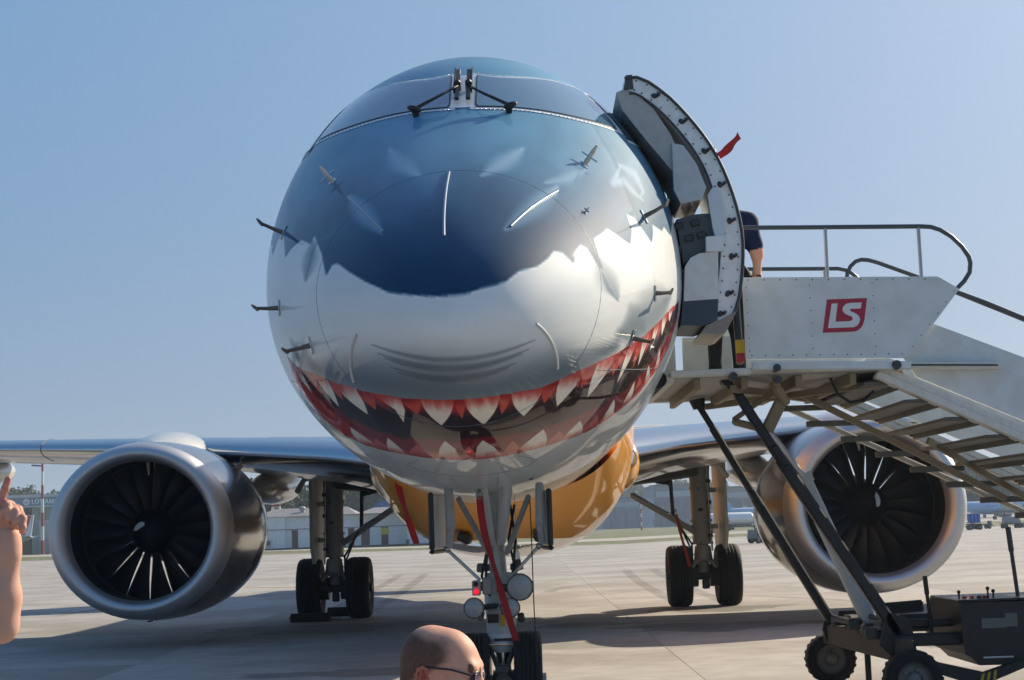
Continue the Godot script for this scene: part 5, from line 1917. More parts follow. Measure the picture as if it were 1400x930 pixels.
		for q in ([[2.905, 3.42], [2.915, 3.48], [2.945, 3.535], [2.99, 3.575], [3.04, 3.59], [3.10, 3.585], [3.18, 3.56], [3.5, 3.43], [7.2, 1.75]] if z < -13.5 else [[3.25, 3.03], [3.29, 3.012], [3.5, 2.925], [3.757, 2.806], [7.2, 1.35]]):
			fr.append(Vector3(q[0], q[1], z))
		mb.tube(fr, 0.018, 10)
		part("flight_handrail", mb, mat("53585c", 0.35, 0.6), S, off)
	# rail track along the near side
	mb = MB.new()
	mb.bar(Vector3(2.88, 2.47, ZN + 0.05), Vector3(3.56, 2.445, ZN + 0.05), 0.07, 0.05, Vector3.BACK, 0.005)
	var tr := part("slide_track", mb, frame, S, off)
	mb = MB.new()
	mb.bar(Vector3(2.9, 2.472, ZN + 0.078), Vector3(3.53, 2.448, ZN + 0.078), 0.036, 0.01, Vector3.BACK)
	part("track_slot", mb, M.black, tr)
	mb = MB.new()
	for q in [[1.92, 2.485, 0.028], [1.925, 2.40, 0.026], [2.79, 2.475, 0.034], [1.6, 2.435, 0.03]]:
		mb.cyl(Vector3(q[0], q[1], ZN + 0.02), Vector3(q[0], q[1], ZN + 0.12), q[2], q[2], 14)
	part("pivot_bolts", mb, M.darkgear, S, off)
	# treads, the low rail along the far side and its ties
	for i in 15:
		var p := Vector3(2.70, 2.355, -13.34) + dir * (i * 0.32)
		mb = MB.new()
		mb.box(p, Vector3(0.25, 0.028, 2.02), Basis(), 0.006)
		var td := part("tread", mb, mat("63645f", 0.6, 0.2, 1.5), S, off)
		mb = MB.new()
		mb.box(p + Vector3(0.118, -0.03, 0), Vector3(0.016, 0.05, 2.02), Basis(), 0.004)
		part("tread_lip", mb, mat("6d6e69", 0.6, 0.2, 1.5), td)
		mb = MB.new()
		mb.box(p + Vector3(-0.27, -0.03, -1.04), Vector3(0.46, 0.05, 0.035), Basis(), 0.006)
		part("rail_tie", mb, mat("6d6e69", 0.6, 0.2, 1.5), S, off)
	mb = MB.new()
	mb.bar(Vector3(2.24, 2.38, ZF - 0.02), Vector3(2.24, 2.38, ZF - 0.02) + dir * 4.9, 0.06, 0.045, Vector3.BACK, 0.008)
	part("lower_rail", mb, frame, S, off)
	for q in [[2.30, 2.37, -13.4, 1.9], [3.35, 1.98, -13.7, 1.1]]:
		mb = MB.new()
		mb.bar(Vector3(q[0], q[1], q[2]), Vector3(q[0], q[1], q[2]) + dir * q[3] + Vector3(0, -0.05, -0.5), 0.05, 0.03, Vector3.UP)
		part("lattice_brace", mb, under, S, off)
	# cable hanging below the platform
	mb = MB.new()
	mb.tube([Vector3(2.36, 2.42, ZN - 0.2), Vector3(2.42, 2.30, ZN - 0.25), Vector3(2.52, 2.24, ZN - 0.3), Vector3(2.62, 2.25, ZN - 0.3), Vector3(2.7, 2.32, ZN - 0.3)], 0.012, 8)
	part("cable", mb, M.black, S, off)
	# yoke below the platform, lift arms, hydraulic ram
	mb = MB.new()
	mb.bar(Vector3(1.925, 2.50, ZN - 0.05), Vector3(1.935, 2.36, ZN - 0.05), 0.085, 0.05, Vector3.BACK, 0.012)
	mb.bar(Vector3(1.93, 2.38, ZN - 0.1), Vector3(2.03, 2.26, -12.6), 0.09, 0.06, Vector3.BACK, 0.012)
	mb.bar(Vector3(2.03, 2.32, -12.6), Vector3(1.90, 2.06, -12.7), 0.10, 0.09, Vector3.BACK, 0.012)
	mb.bar(Vector3(1.90, 2.06, -12.7), Vector3(1.66, 2.14, -12.8), 0.09, 0.05, Vector3.BACK, 0.012)
	mb.bar(Vector3(1.66, 2.15, -12.8), Vector3(1.98, 2.36, -12.7), 0.04, 0.04, Vector3.BACK, 0.008)
	part("yoke", mb, under, S, off)
	mb = MB.new()
	mb.cyl(Vector3(1.545, 2.42, -14.2), Vector3(1.56, 2.34, -14.2), 0.07, 0.05)
	mb.bar(Vector3(1.56, 2.36, -14.2), Vector3(1.69, 2.13, -14.2), 0.05, 0.05, Vector3.BACK, 0.01)
	mb.bar(Vector3(1.66, 2.18, -14.2), Vector3(2.10, 1.38, -14.2), 0.06, 0.06, Vector3.BACK, 0.012)
	mb.bar(Vector3(1.99, 1.58, -14.2), Vector3(2.58, 0.52, -14.2), 0.085, 0.08, Vector3.BACK, 0.015)
	mb.box(Vector3(2.0, 1.56, -14.2), Vector3(0.06, 0.16, 0.14), Basis(Vector3.BACK, 0.5), 0.012)
	part("lift_arm", mb, mat("17191d", 0.4, 0.2, 1.2), S, off)
	mb = MB.new()
	mb.cyl(Vector3(1.60, 2.44, -12.55), Vector3(1.60, 2.44, -12.68), 0.045, 0.045)
	mb.bar(Vector3(1.60, 2.43, -12.6), Vector3(1.70, 2.30, -12.6), 0.06, 0.05, Vector3.BACK, 0.01)
	mb.bar(Vector3(1.68, 2.33, -12.6), Vector3(2.02, 1.75, -12.6), 0.075, 0.07, Vector3.BACK, 0.012)
	mb.bar(Vector3(1.96, 1.85, -12.6), Vector3(2.78, 0.50, -12.6), 0.10, 0.09, Vector3.BACK, 0.015)
	mb.box(Vector3(1.96, 1.86, -12.6), Vector3(0.06, 0.18, 0.15), Basis(Vector3.BACK, 0.5), 0.012)
	part("lift_arm", mb, mat("17191d", 0.4, 0.2, 1.2), S, off)
	mb = MB.new()
	mb.cyl(Vector3(1.96, 2.10, -13.2), Vector3(2.32, 1.62, -13.4), 0.04, 0.04, 16)
	var ram := part("ram_rod", mb, steel, S, off)
	mb = MB.new()
	mb.cyl(Vector3(2.27, 1.70, -13.4), Vector3(2.75, 0.52, -13.4), 0.066, 0.066, 20)
	mb.cyl(Vector3(2.255, 1.735, -13.4), Vector3(2.285, 1.66, -13.4), 0.08, 0.08, 20)
	part("ram_cylinder", mb, mat("b3b8b8", 0.35, 0.0, 0.6), S, off)
	# chassis
	mb = MB.new()
	mb.bar(Vector3(2.58, 0.42, -14.35), Vector3(2.80, 0.40, -12.45), 0.17, 0.12, Vector3.UP, 0.015)
	part("front_axle_beam", mb, mat("4d4338", 0.7, 0.2, 2.2), S, off)
	mb = MB.new()
	for z in [-12.6, -14.15]:
		mb.bar(Vector3(2.7, 0.47, z), Vector3(7.4, 0.47, z), 0.13, 0.09, Vector3.BACK, 0.012)
	mb.bar(Vector3(2.9, 0.62, -14.0), Vector3(3.3, 0.64, -14.0), 0.07, 0.10, Vector3.BACK, 0.012)
	mb.bar(Vector3(2.6, 0.60, -14.0), Vector3(3.0, 0.60, -14.0), 0.05, 0.05, Vector3.BACK, 0.01)
	for x in [3.4, 5.0, 7.2]:
		mb.box(Vector3(x, 0.46, -13.4), Vector3(0.10, 0.10, 1.6), Basis(), 0.01)
	part("chassis_frame", mb, dark, S, off)
	mb = MB.new()
	for i in 7:
		mb.box(Vector3(2.62 + 0.06 * (i % 3), 0.52 + 0.03 * (i % 2), -14.1 + i * 0.23), Vector3(0.12, 0.09, 0.12), Basis(Vector3.UP, i * 0.4), 0.02)
	mb.cyl(Vector3(2.58, 0.56, -14.1), Vector3(2.74, 0.52, -13.0), 0.028)
	mb.cyl(Vector3(2.70, 0.62, -13.6), Vector3(2.80, 0.58, -12.7), 0.02)
	part("hydraulic_fittings", mb, M.darkgear, S, off)
	mb = MB.new()
	mb.prism(PackedVector2Array([Vector2(2.62, 0.44), Vector2(2.70, 0.68), Vector2(2.86, 0.62), Vector2(2.90, 0.34), Vector2(2.80, 0.26)]), 0.05, Transform3D(Basis(), Vector3(0, 0, -12.6)))
	part("arm_bracket", mb, dark, S, off)
	mb = MB.new()
	mb.prism(PackedVector2Array([Vector2(2.50, 0.46), Vector2(2.54, 0.60), Vector2(2.64, 0.56), Vector2(2.66, 0.38), Vector2(2.54, 0.34)]), 0.05, Transform3D(Basis(), Vector3(0, 0, -14.25)))
	part("arm_bracket", mb, dark, S, off)
	# wheels: front pair seen, rear pair out of the frame
	for q in [[2.59, -14.42], [2.82, -12.42], [6.9, -12.42], [6.9, -14.42]]:
		var c := Vector3(q[0], 0.205, q[1])
		var xf := Transform3D(Basis(), Vector3.ZERO)
		mb = MB.new()
		var pr := []
		for e in [[0.12, -0.055], [0.15, -0.075], [0.185, -0.078], [0.205, -0.062], [0.208, -0.03], [0.208, 0.03], [0.205, 0.062], [0.185, 0.078], [0.15, 0.075], [0.12, 0.055]]:
			pr.append(Vector2(e[0], e[1]))
		mb.lathe(pr, xf, 40)
		for i in 22:
			var a := TAU * i / 22.0
			mb.box(Vector3(cos(a) * 0.2, sin(a) * 0.2, 0), Vector3(0.022, 0.028, 0.15), Basis(Vector3.BACK, a), 0.004)
		part("wheel_tyre", mb, M.rubber, S, off + c)
		mb = MB.new()
		mb.lathe([Vector2(0.128, 0.07), Vector2(0.12, 0.05), Vector2(0.105, 0.03), Vector2(0.06, 0.025), Vector2(0.05, 0.06), Vector2(0.03, 0.075), Vector2(0.001, 0.078)], xf, 28)
		for i in 5:
			var a := TAU * i / 5.0
			mb.cyl(Vector3(cos(a) * 0.075, sin(a) * 0.075, 0.025), Vector3(cos(a) * 0.075, sin(a) * 0.075, 0.05), 0.012, 0.012, 8)
		part("wheel_rim", mb, mat("6f6c66", 0.5, 0.4, 3.0), S, off + c)
	# stabiliser foot
	mb = MB.new()
	mb.cyl(Vector3(2.80, 0.40, -13.9), Vector3(2.80, 0.03, -13.9), 0.025)
	mb.cyl(Vector3(2.80, 0.03, -13.9), Vector3(2.80, 0.0, -13.9), 0.09, 0.11)
	part("stabiliser_foot", mb, dark, S, off)
	# engine and control box
	mb = MB.new()
	mb.prism(PackedVector2Array([Vector2(3.20, 0.735), Vector2(4.9, 0.72), Vector2(4.9, 0.26), Vector2(3.32, 0.28), Vector2(3.26, 0.34), Vector2(3.22, 0.36)]), -0.9, Transform3D(Basis(), Vector3(0, 0, -12.45)))
	var box := part("engine_box", mb, mat("0a0b0c", 0.45, 0.0, 1.2), S, off)
	mb = MB.new()
	mb.box(Vector3(3.95, 0.745, -12.9), Vector3(1.5, 0.02, 0.86), Basis(), 0.006)
	part("box_lid", mb, mat("101113", 0.4), box)
	mb = MB.new()
	mb.box(Vector3(3.44, 0.58, -12.446), Vector3(0.18, 0.075, 0.012), Basis(), 0.003)
	part("instruction_plate", mb, mat("5c5f5c", 0.4, 0.0, 3.0), box)
	mb = MB.new()
	mb.box(Vector3(3.57, 0.60, -12.446), Vector3(0.09, 0.10, 0.012), Basis(), 0.003)
	part("instruction_plate", mb, mat("5c5f5c", 0.4, 0.0, 3.0), box)
	mb = MB.new()
	mb.box(Vector3(3.72, 0.52, -12.446), Vector3(0.10, 0.05, 0.012), Basis(), 0.003)
	part("instruction_plate", mb, mat("5c5f5c", 0.4, 0.0, 3.0), box)
	mb = MB.new()
	mb.box(Vector3(3.46, 0.335, -12.446), Vector3(0.22, 0.012, 0.01), Basis(), 0.003)
	part("label_strip", mb, mat("c4c6c4", 0.4), box)
	for q in [[3.28, "b0261f"], [3.335, "b0261f"], [3.39, "2b2d2e"], [3.43, "b0261f"]]:
		mb = MB.new()
		mb.cyl(Vector3(q[0], 0.755, -12.6), Vector3(q[0], 0.775, -12.6), 0.018, 0.016)
		part("push_button", mb, mat(q[1], 0.4), box)
	for q in [[3.245, 0.05], [3.46, 0.07], [3.50, 0.05]]:
		mb = MB.new()
		mb.cyl(Vector3(q[0], 0.755, -12.62), Vector3(q[0], 0.755 + q[1], -12.62), 0.007)
		mb.ball(Vector3(q[0], 0.755 + q[1], -12.62), Vector3.ONE * 0.015, Basis(), 8)
		part("joystick", mb, M.black, box)
	# outrigger beam with hazard paint, levers
	mb = MB.new()
	mb.prism(PackedVector2Array([Vector2(2.96, 0.33), Vector2(3.34, 0.235), Vector2(3.62, 0.32), Vector2(4.6, 0.32), Vector2(4.6, 0.28), Vector2(3.64, 0.27), Vector2(3.36, 0.165), Vector2(3.20, 0.165), Vector2(2.96, 0.25)]), 0.10, Transform3D(Basis(), Vector3(0, 0, -12.45)))
	part("outrigger", mb, mat("211f1c", 0.6, 0.0, 2.0), S, off)
	for i in 3:
		mb = MB.new()
		mb.prism(PackedVector2Array([Vector2(3.29 + i * 0.045, 0.172), Vector2(3.31 + i * 0.045, 0.172), Vector2(3.325 + i * 0.045, 0.232 + 0.012 * i), Vector2(3.305 + i * 0.045, 0.228 + 0.012 * i)]), 0.004, Transform3D(Basis(), Vector3(0, 0, -12.35)))
		part("hazard_stripe", mb, mat("b59a2e", 0.6, 0.0, 3.0), S, off)
	for q in [[3.02, 0.93, 3.05, 0.45, 0.018], [3.665, 1.27, 3.715, 0.62, 0.02]]:
		mb = MB.new()
		mb.cyl(Vector3(q[2], q[3], -12.7), Vector3(q[0], q[1], -12.7), q[4] * 0.75)
		mb.cyl(Vector3(lerpf(q[2], q[0], 0.72), lerpf(q[3], q[1], 0.72), -12.7), Vector3(q[0], q[1], -12.7), q[4], q[4])
		part("lever", mb, mat("3f4143", 0.45, 0.3) if q[0] > 3.5 else M.black, S, off)
	mb = MB.new()
	mb.bar(Vector3(2.72, 0.58, -12.75), Vector3(3.22, 0.58, -12.75), 0.05, 0.06, Vector3.BACK, 0.01)
	mb.bar(Vector3(2.95, 0.46, -12.75), Vector3(3.25, 0.46, -12.75), 0.10, 0.06, Vector3.BACK, 0.01)
	mb.cyl(Vector3(2.86, 0.60, -12.9), Vector3(3.1, 0.60, -12.9), 0.045)
	part("pump_group", mb, dark, S, off)
	# lower support of the flight down to the ground end
	mb = MB.new()
	mb.bar(Vector3(6.6, 0.5, ZN - 0.3), Vector3(6.2, 0.75, ZN - 0.3), 0.08, 0.08, Vector3.BACK)
	mb.bar(Vector3(6.6, 0.5, ZF + 0.3), Vector3(6.2, 0.75, ZF + 0.3), 0.08, 0.08, Vector3.BACK)
	part("rear_support", mb, dark, S, off)
# ---------------------------------------------------------------- people
func fl(mesh: ArrayMesh, nm: String, par: Node, off: Vector3, rough := 0.6) -> MeshInstance3D:
	var m := vmat(rough)
	m.metallic_specular = 0.3
	return part(nm, mesh, m, par, off)

func lin(hex: String) -> Color:
	return Color(hex).srgb_to_linear()

func build_people() -> void:
	var skin_c := lin("cf9a82")
	# crouching bald man, seen from behind his right side
	var base := Vector3(-0.24, 0, -4.2)
	var P := thing("person", "bald man in dark glasses and navy shirt crouching before the nose gear", "person", base)
	var f := Vector3(0.975, -0.12, 0.17).normalized()
	var sd := f.cross(Vector3.UP).normalized()
	var up := sd.cross(f).normalized()
	var c := Vector3(-0.205, 1.086, -4.2)
	var q := func(a: float, b: float, s: float) -> Vector3:
		return c + f * a + up * b + sd * s
	# sd points towards the camera here (his right side)
	var hb := [
		[q.call(-0.024, 0.003, 0.004), q.call(-0.024, 0.003, -0.004), 0.0690, 0.0690, skin_c],
		[q.call(-0.022, 0.006, 0), q.call(0.020, 0.004, 0), 0.0690, 0.0680, skin_c],
		[q.call(0.018, 0.000, 0.006), q.call(0.032, -0.008, -0.006), 0.0650, 0.0620, skin_c],
		[q.call(0.046, -0.020, 0.024), q.call(0.046, -0.020, -0.024), 0.0440, 0.0440, skin_c],
		[q.call(-0.02, -0.03, 0.004), q.call(0.02, -0.035, 0.0), 0.066, 0.060, skin_c],
		[q.call(-0.03, -0.05, 0), q.call(-0.03, -0.06, 0), 0.058, 0.056, skin_c],
		[q.call(0.058, -0.045, 0.02), q.call(0.058, -0.045, -0.02), 0.034, 0.034, skin_c],
		[q.call(0.062, -0.095, 0.012), q.call(0.062, -0.095, -0.012), 0.036, 0.036, skin_c],
		[q.call(0.085, -0.012, 0.036), q.call(0.085, -0.012, -0.036), 0.0125, 0.0125, skin_c],
		[q.call(0.094, -0.03, 0), q.call(0.114, -0.068, 0), 0.009, 0.014, skin_c],
		[q.call(0.100, -0.072, 0.011), q.call(0.100, -0.072, -0.011), 0.011, 0.011, skin_c],
		[q.call(0.090, -0.102, 0.018), q.call(0.090, -0.102, -0.018), 0.0085, 0.0085, lin("a8655a")],
		[q.call(0.088, -0.113, 0.015), q.call(0.088, -0.113, -0.015), 0.009, 0.009, lin("a8655a")],
		[q.call(0.078, -0.140, 0.010), q.call(0.078, -0.140, -0.010), 0.02, 0.02, skin_c],
		[q.call(0.060, -0.052, 0.048), q.call(0.040, -0.060, 0.060), 0.022, 0.016, skin_c],
		[q.call(0.060, -0.052, -0.048), q.call(0.040, -0.060, -0.060), 0.022, 0.016, skin_c],
		[q.call(-0.005, -0.095, 0.052), q.call(0.065, -0.135, 0.022), 0.02, 0.016, skin_c],
		[q.call(-0.005, -0.095, -0.052), q.call(0.065, -0.135, -0.022), 0.02, 0.016, skin_c],
		[q.call(-0.03, -0.05, 0), q.call(-0.055, -0.20, 0), 0.058, 0.062, skin_c],
		[q.call(0.0, -0.08, 0), q.call(-0.02, -0.20, 0), 0.055, 0.058, skin_c],
	]
	for s in [1.0, -1.0]:
		# eyeballs and brows
		hb.append([q.call(0.082, -0.034, s * 0.032), q.call(0.083, -0.034, s * 0.032), 0.0125, 0.0125, lin("8d6a58")])
		hb.append([q.call(0.094, -0.016, s * 0.016), q.call(0.086, -0.012, s * 0.048), 0.0055, 0.0045, lin("6b4c3c")])
	var nz := FastNoiseLite.new()
	nz.seed = 3
	nz.frequency = 60.0
	var nz2 := FastNoiseLite.new()
	nz2.seed = 8
	nz2.frequency = 14.0
	var hair := func(p: Vector3, cc: Color) -> Color:
		var d := p - c
		var a := d.dot(f)
		var u := d.dot(up)
		var s := absf(d.dot(sd))
		var k := smoothstep(0.062, 0.030, u + 0.010 * nz2.get_noise_3dv(p) + a * 0.30) * smoothstep(0.050, 0.010, a - 1.4 * minf(u, 0.0) + 0.008 * nz2.get_noise_3dv(p * 1.7)) * smoothstep(-0.14, -0.09, u)
		var mott := 1.0 + 0.10 * nz.get_noise_3dv(p) + 0.14 * nz2.get_noise_3dv(p)
		var r := cc * mott
		# red crown, stubble
		return r.lerp(lin("2e241e") * (1.0 + 0.4 * nz.get_noise_3dv(p * 2.0)), 0.84 * k * (1.0 + 0.12 * nz.get_noise_3dv(p * 3.0)))
	var hm := flesh(hb, 0.0036, 0.0070, hair)
	var shirt := lin("27303f")
	var den := lin("2c3442")
	var nk: Vector3 = q.call(-0.055, -0.20, 0)
	var chest := Vector3(-0.30, 0.70, -4.2)
	var hip := Vector3(-0.38, 0.36, -4.14)
	var bb := [[nk + Vector3(0, 0.02, 0), nk + Vector3(-0.02, -0.05, 0), 0.062, 0.075, skin_c],
		[chest + sd * 0.10 + up * 0.08, chest - sd * 0.10 + up * 0.08, 0.105, 0.105, shirt], [chest, hip + Vector3(0, 0.12, 0), 0.15, 0.145, shirt], [hip + sd * 0.07, hip - sd * 0.07, 0.135, 0.135, den]]
	for s in [1.0, -1.0]:
		var sh: Vector3 = chest + sd * s * 0.19 + Vector3(0, 0.09, 0)
		var el: Vector3 = sh + Vector3(0.16, -0.24, 0) + sd * s * 0.05
		var wr: Vector3 = el + Vector3(0.22, 0.10, 0) - sd * s * 0.06
		bb.append([chest + sd * s * 0.10 + Vector3(0, 0.1, 0), sh, 0.085, 0.075, shirt])
		bb.append([sh, el.lerp(sh, 0.35), 0.075, 0.062, shirt])
		bb.append([el.lerp(sh, 0.4), el, 0.05, 0.043, skin_c])
		bb.append([el, wr, 0.043, 0.028, skin_c])
		var pd := (wr - el).normalized()
		bb.append([wr, wr + pd * 0.07, 0.03, 0.036, skin_c])
		for k in 4:
			var o: Vector3 = wr + pd * 0.08 + Vector3(0, 0.028 - k * 0.019, 0)
			bb.append([o, o + pd * (0.04 - absf(k - 1.5) * 0.004), 0.0105, 0.0095, skin_c])
			bb.append([o + pd * 0.04, o + pd * 0.045 - sd * s * 0.04, 0.0095, 0.0085, skin_c])
		bb.append([wr + pd * 0.03 + Vector3(0, 0.03, 0), wr + pd * 0.07 + Vector3(0, 0.055, 0), 0.013, 0.01, skin_c])
		var hp: Vector3 = hip + sd * s * 0.10
		var kn: Vector3 = hp + Vector3(0.38, 0.13 if s > 0 else -0.26, 0) + sd * s * 0.08
		var an: Vector3 = Vector3(kn.x - (0.06 if s > 0 else 0.34), 0.09, kn.z)
		bb.append([hp, kn, 0.095, 0.066, den])
		bb.append([kn, an, 0.064, 0.045, den])
		bb.append([an + Vector3(-0.03, -0.045, 0), an + Vector3(0.16, -0.055, 0), 0.042, 0.034, lin("3a3531")])
	var body := fl(flesh(bb, 0.014, 0.02), "body", P, -base, 0.85)
	var hd := fl(hm, "head", P, -base, 0.58)
	for s in [1.0, -1.0]:
		# ears: rim, lobe and bowl
		var er := lin("b06b58")
		var rim := [[-0.012, -0.034], [-0.014, -0.022], [-0.024, -0.017], [-0.034, -0.022], [-0.038, -0.036], [-0.033, -0.052], [-0.025, -0.066]]
		var eb := []
		for i in 6:
			eb.append([q.call(rim[i][0], rim[i][1], s * (0.0745 + 0.0030 * minf(i, 4))), q.call(rim[i + 1][0], rim[i + 1][1], s * (0.0775 + 0.0030 * minf(i, 3))), 0.0034, 0.0034, er])
		eb.append([q.call(-0.023, -0.064, s * 0.077), q.call(-0.018, -0.070, s * 0.074), 0.0055, 0.005, er])
		eb.append([q.call(-0.024, -0.030, s * 0.073), q.call(-0.023, -0.058, s * 0.072), 0.0080, 0.0075, lin("94503f")])
		eb.append([q.call(-0.028, -0.028, s * 0.079), q.call(-0.030, -0.050, s * 0.080), 0.0028, 0.0026, er])
		eb.append([q.call(-0.010, -0.044, s * 0.073), q.call(-0.011, -0.054, s * 0.073), 0.0042, 0.004, er])
		part("ear", flesh(eb, 0.0022, 0.0016), hd.material_override, hd)
	# glasses
	var mb := MB.new()
	for s in [1.0, -1.0]:
		mb.tube([q.call(-0.044, -0.030, s * 0.074), q.call(-0.026, -0.016, s * 0.077), q.call(0.05, -0.017, s * 0.077), q.call(0.094, -0.026, s * 0.066)], 0.0024, 6)
		var ringp := []
		for i in 17:
			var a := TAU * i / 16.0
			ringp.append(q.call(0.104 - 0.010 * absf(cos(a)) * (1.0 if s * cos(a) > 0 else -0.3), -0.038 + 0.019 * sin(a), s * 0.036 + 0.028 * cos(a)))
		mb.tube(ringp, 0.0018, 6, false)
	mb.tube([q.call(0.107, -0.030, 0.010), q.call(0.110, -0.027, 0), q.call(0.107, -0.030, -0.010)], 0.002, 6)
	var gl := part("glasses", mb, mat("2b2230", 0.3), P, -base)
	mb = MB.new()
	for s in [1.0, -1.0]:
		mb.ball(q.call(0.103, -0.038, s * 0.037), Vector3(0.003, 0.018, 0.027), Basis(f, up, sd), 14)
	part("lens", mb, mat("39324a", 0.08, 0.0, 0.0, 0.6), gl)

	# standing person whose raised right forearm enters at the left edge
	base = Vector3(-1.97, 0, -5.05)
	P = thing("person", "person at left edge raising a bare forearm with pointing finger and gold watch", "person", base)
	var el := Vector3(-1.530, 1.165, -5.0)
	var wr := Vector3(-1.512, 1.40, -5.0)
	var tee := lin("5a6672")
	var sk := lin("c69a86")
	bb = [[el + Vector3(-0.002, 0.0, 0), el.lerp(wr, 0.35) + Vector3(0, 0, 0.004), 0.042, 0.045, sk], [el.lerp(wr, 0.35), wr, 0.044, 0.030, sk], [wr + Vector3(0.004, -0.02, 0.012), wr + Vector3(0.004, 0.03, 0.010), 0.026, 0.026, sk], [wr + Vector3(-0.008, -0.02, -0.012), wr + Vector3(-0.008, 0.03, -0.010), 0.025, 0.024, sk]]
	var sh := Vector3(-1.76, 1.42, -5.05)
	bb.append([el, sh.lerp(el, 0.45), 0.043, 0.05, sk])
	bb.append([sh.lerp(el, 0.5), sh, 0.062, 0.075, tee])
	var ct := Vector3(-1.97, 1.28, -5.05)
	bb.append([sh, ct + Vector3(0, 0.16, 0), 0.075, 0.085, tee])
	bb.append([ct + Vector3(-0.10, 0.04, 0), ct + Vector3(0.10, 0.04, 0), 0.125, 0.125, tee])
	bb.append([ct, ct + Vector3(0, -0.30, 0), 0.15, 0.14, tee])
	bb.append([ct + Vector3(-0.08, -0.40, 0), ct + Vector3(0.08, -0.40, 0), 0.14, 0.14, lin("343b4a")])
	var s2 := ct + Vector3(-0.21, 0.14, 0)
	bb.append([ct + Vector3(0, 0.16, 0), s2, 0.085, 0.075, tee])
	bb.append([s2, s2 + Vector3(-0.05, -0.16, 0), 0.072, 0.062, tee])
	bb.append([s2 + Vector3(-0.05, -0.14, 0), s2 + Vector3(-0.07, -0.29, 0.01), 0.05, 0.042, sk])
	bb.append([s2 + Vector3(-0.07, -0.29, 0.01), s2 + Vector3(-0.05, -0.53, -0.06), 0.042, 0.028, sk])
	bb.append([s2 + Vector3(-0.05, -0.53, -0.06), s2 + Vector3(-0.05, -0.61, -0.08), 0.03, 0.034, sk])
	for k in 4:
		var o := s2 + Vector3(-0.05, -0.62, -0.115 + k * 0.021)
		bb.append([o, o + Vector3(0.006, -0.045, -0.004), 0.0105, 0.0095, sk])
		bb.append([o + Vector3(0.006, -0.045, -0.004), o + Vector3(0.024, -0.078, -0.006), 0.0095, 0.0085, sk])
	bb.append([s2 + Vector3(-0.04, -0.57, -0.11), s2 + Vector3(-0.02, -0.63, -0.14), 0.013, 0.0105, sk])
	for s in [-1.0, 1.0]:
		var hp := ct + Vector3(s * 0.09, -0.44, 0)
		bb.append([hp, Vector3(hp.x, 0.48, -5.07), 0.095, 0.062, lin("343b4a")])
		bb.append([Vector3(hp.x, 0.48, -5.07), Vector3(hp.x, 0.10, -5.03), 0.06, 0.045, lin("343b4a")])
		bb.append([Vector3(hp.x, 0.045, -5.0), Vector3(hp.x, 0.035, -5.2), 0.042, 0.036, lin("2b2826")])
	bb.append([ct + Vector3(0, 0.22, 0), ct + Vector3(0, 0.32, -0.02), 0.062, 0.056, sk])
	body = fl(flesh(bb, 0.012, 0.016), "body", P, -base, 0.6)
	var hc := ct + Vector3(0, 0.47, -0.02)
	var head2 := [[hc + Vector3(0, 0.02, 0.02), hc + Vector3(0, 0.02, -0.03), 0.078, 0.074, lin("4a3a2c")], [hc + Vector3(0, -0.05, -0.045), hc + Vector3(0, -0.085, -0.06), 0.05, 0.034, sk], [hc + Vector3(0, -0.02, -0.05), hc + Vector3(0, -0.04, -0.055), 0.062, 0.055, sk], [hc + Vector3(0, -0.02, -0.11), hc + Vector3(0, -0.045, -0.125), 0.009, 0.013, sk], [hc + Vector3(0, -0.06, 0), hc + Vector3(0, -0.16, 0.0), 0.052, 0.055, sk]]
	for s in [-1.0, 1.0]:
		head2.append([hc + Vector3(s * 0.078, 0.0, 0.0), hc + Vector3(s * 0.078, -0.045, -0.005), 0.011, 0.008, sk])
		head2.append([hc + Vector3(s * 0.03, -0.01, -0.10), hc + Vector3(s * 0.031, -0.01, -0.10), 0.011, 0.011, lin("8d6a58")])
	head2.append([hc + Vector3(-0.02, -0.078, -0.098), hc + Vector3(0.02, -0.078, -0.098), 0.008, 0.008, lin("a8655a")])
	fl(flesh(head2, 0.007, 0.010), "head", P, -base, 0.6)
	# hand: palm, three curled fingers, pointing finger, thumb
	var h := wr + Vector3(0.002, 0.045, 0.004)
	var hnd := [[wr + Vector3(0.0, -0.005, 0.002), h + Vector3(0.0, 0.01, 0.0), 0.029, 0.030, sk],
		[h + Vector3(-0.022, 0.02, 0.0), h + Vector3(-0.022, 0.075, -0.004), 0.020, 0.017, sk], [h + Vector3(0.0, 0.015, 0.0), h + Vector3(0.006, 0.070, -0.002), 0.022, 0.018, sk], [h + Vector3(0.018, 0.015, 0.0), h + Vector3(0.030, 0.058, 0.0), 0.021, 0.016, sk],
		[h + Vector3(-0.024, 0.080, -0.004), h + Vector3(-0.006, 0.122, 0.002), 0.0125, 0.0115, sk], [h + Vector3(-0.006, 0.122, 0.002), h + Vector3(0.003, 0.150, 0.004), 0.0112, 0.0095, sk]]
	for k in 3:
		var kn := h + Vector3(-0.002 + k * 0.021, 0.078 - k * 0.013 - k * k * 0.002, 0.006)
		var m1 := kn + Vector3(0.014, -0.010 - k * 0.001, 0.030 - k * 0.002)
		var m2 := m1 + Vector3(0.002, -0.030 + k * 0.002, 0.008)
		var m3 := m2 + Vector3(-0.006, -0.012, -0.018)
		hnd.append([kn, m1, 0.0125, 0.0118, sk])
		hnd.append([m1, m2, 0.0115, 0.0105, sk])
		hnd.append([m2, m3, 0.0105, 0.009, sk])
	hnd.append([h + Vector3(-0.020, 0.012, 0.014), h + Vector3(-0.012, 0.048, 0.034), 0.016, 0.0125, sk])
	hnd.append([h + Vector3(-0.012, 0.048, 0.034), h + Vector3(0.014, 0.060, 0.046), 0.0125, 0.0095, sk])
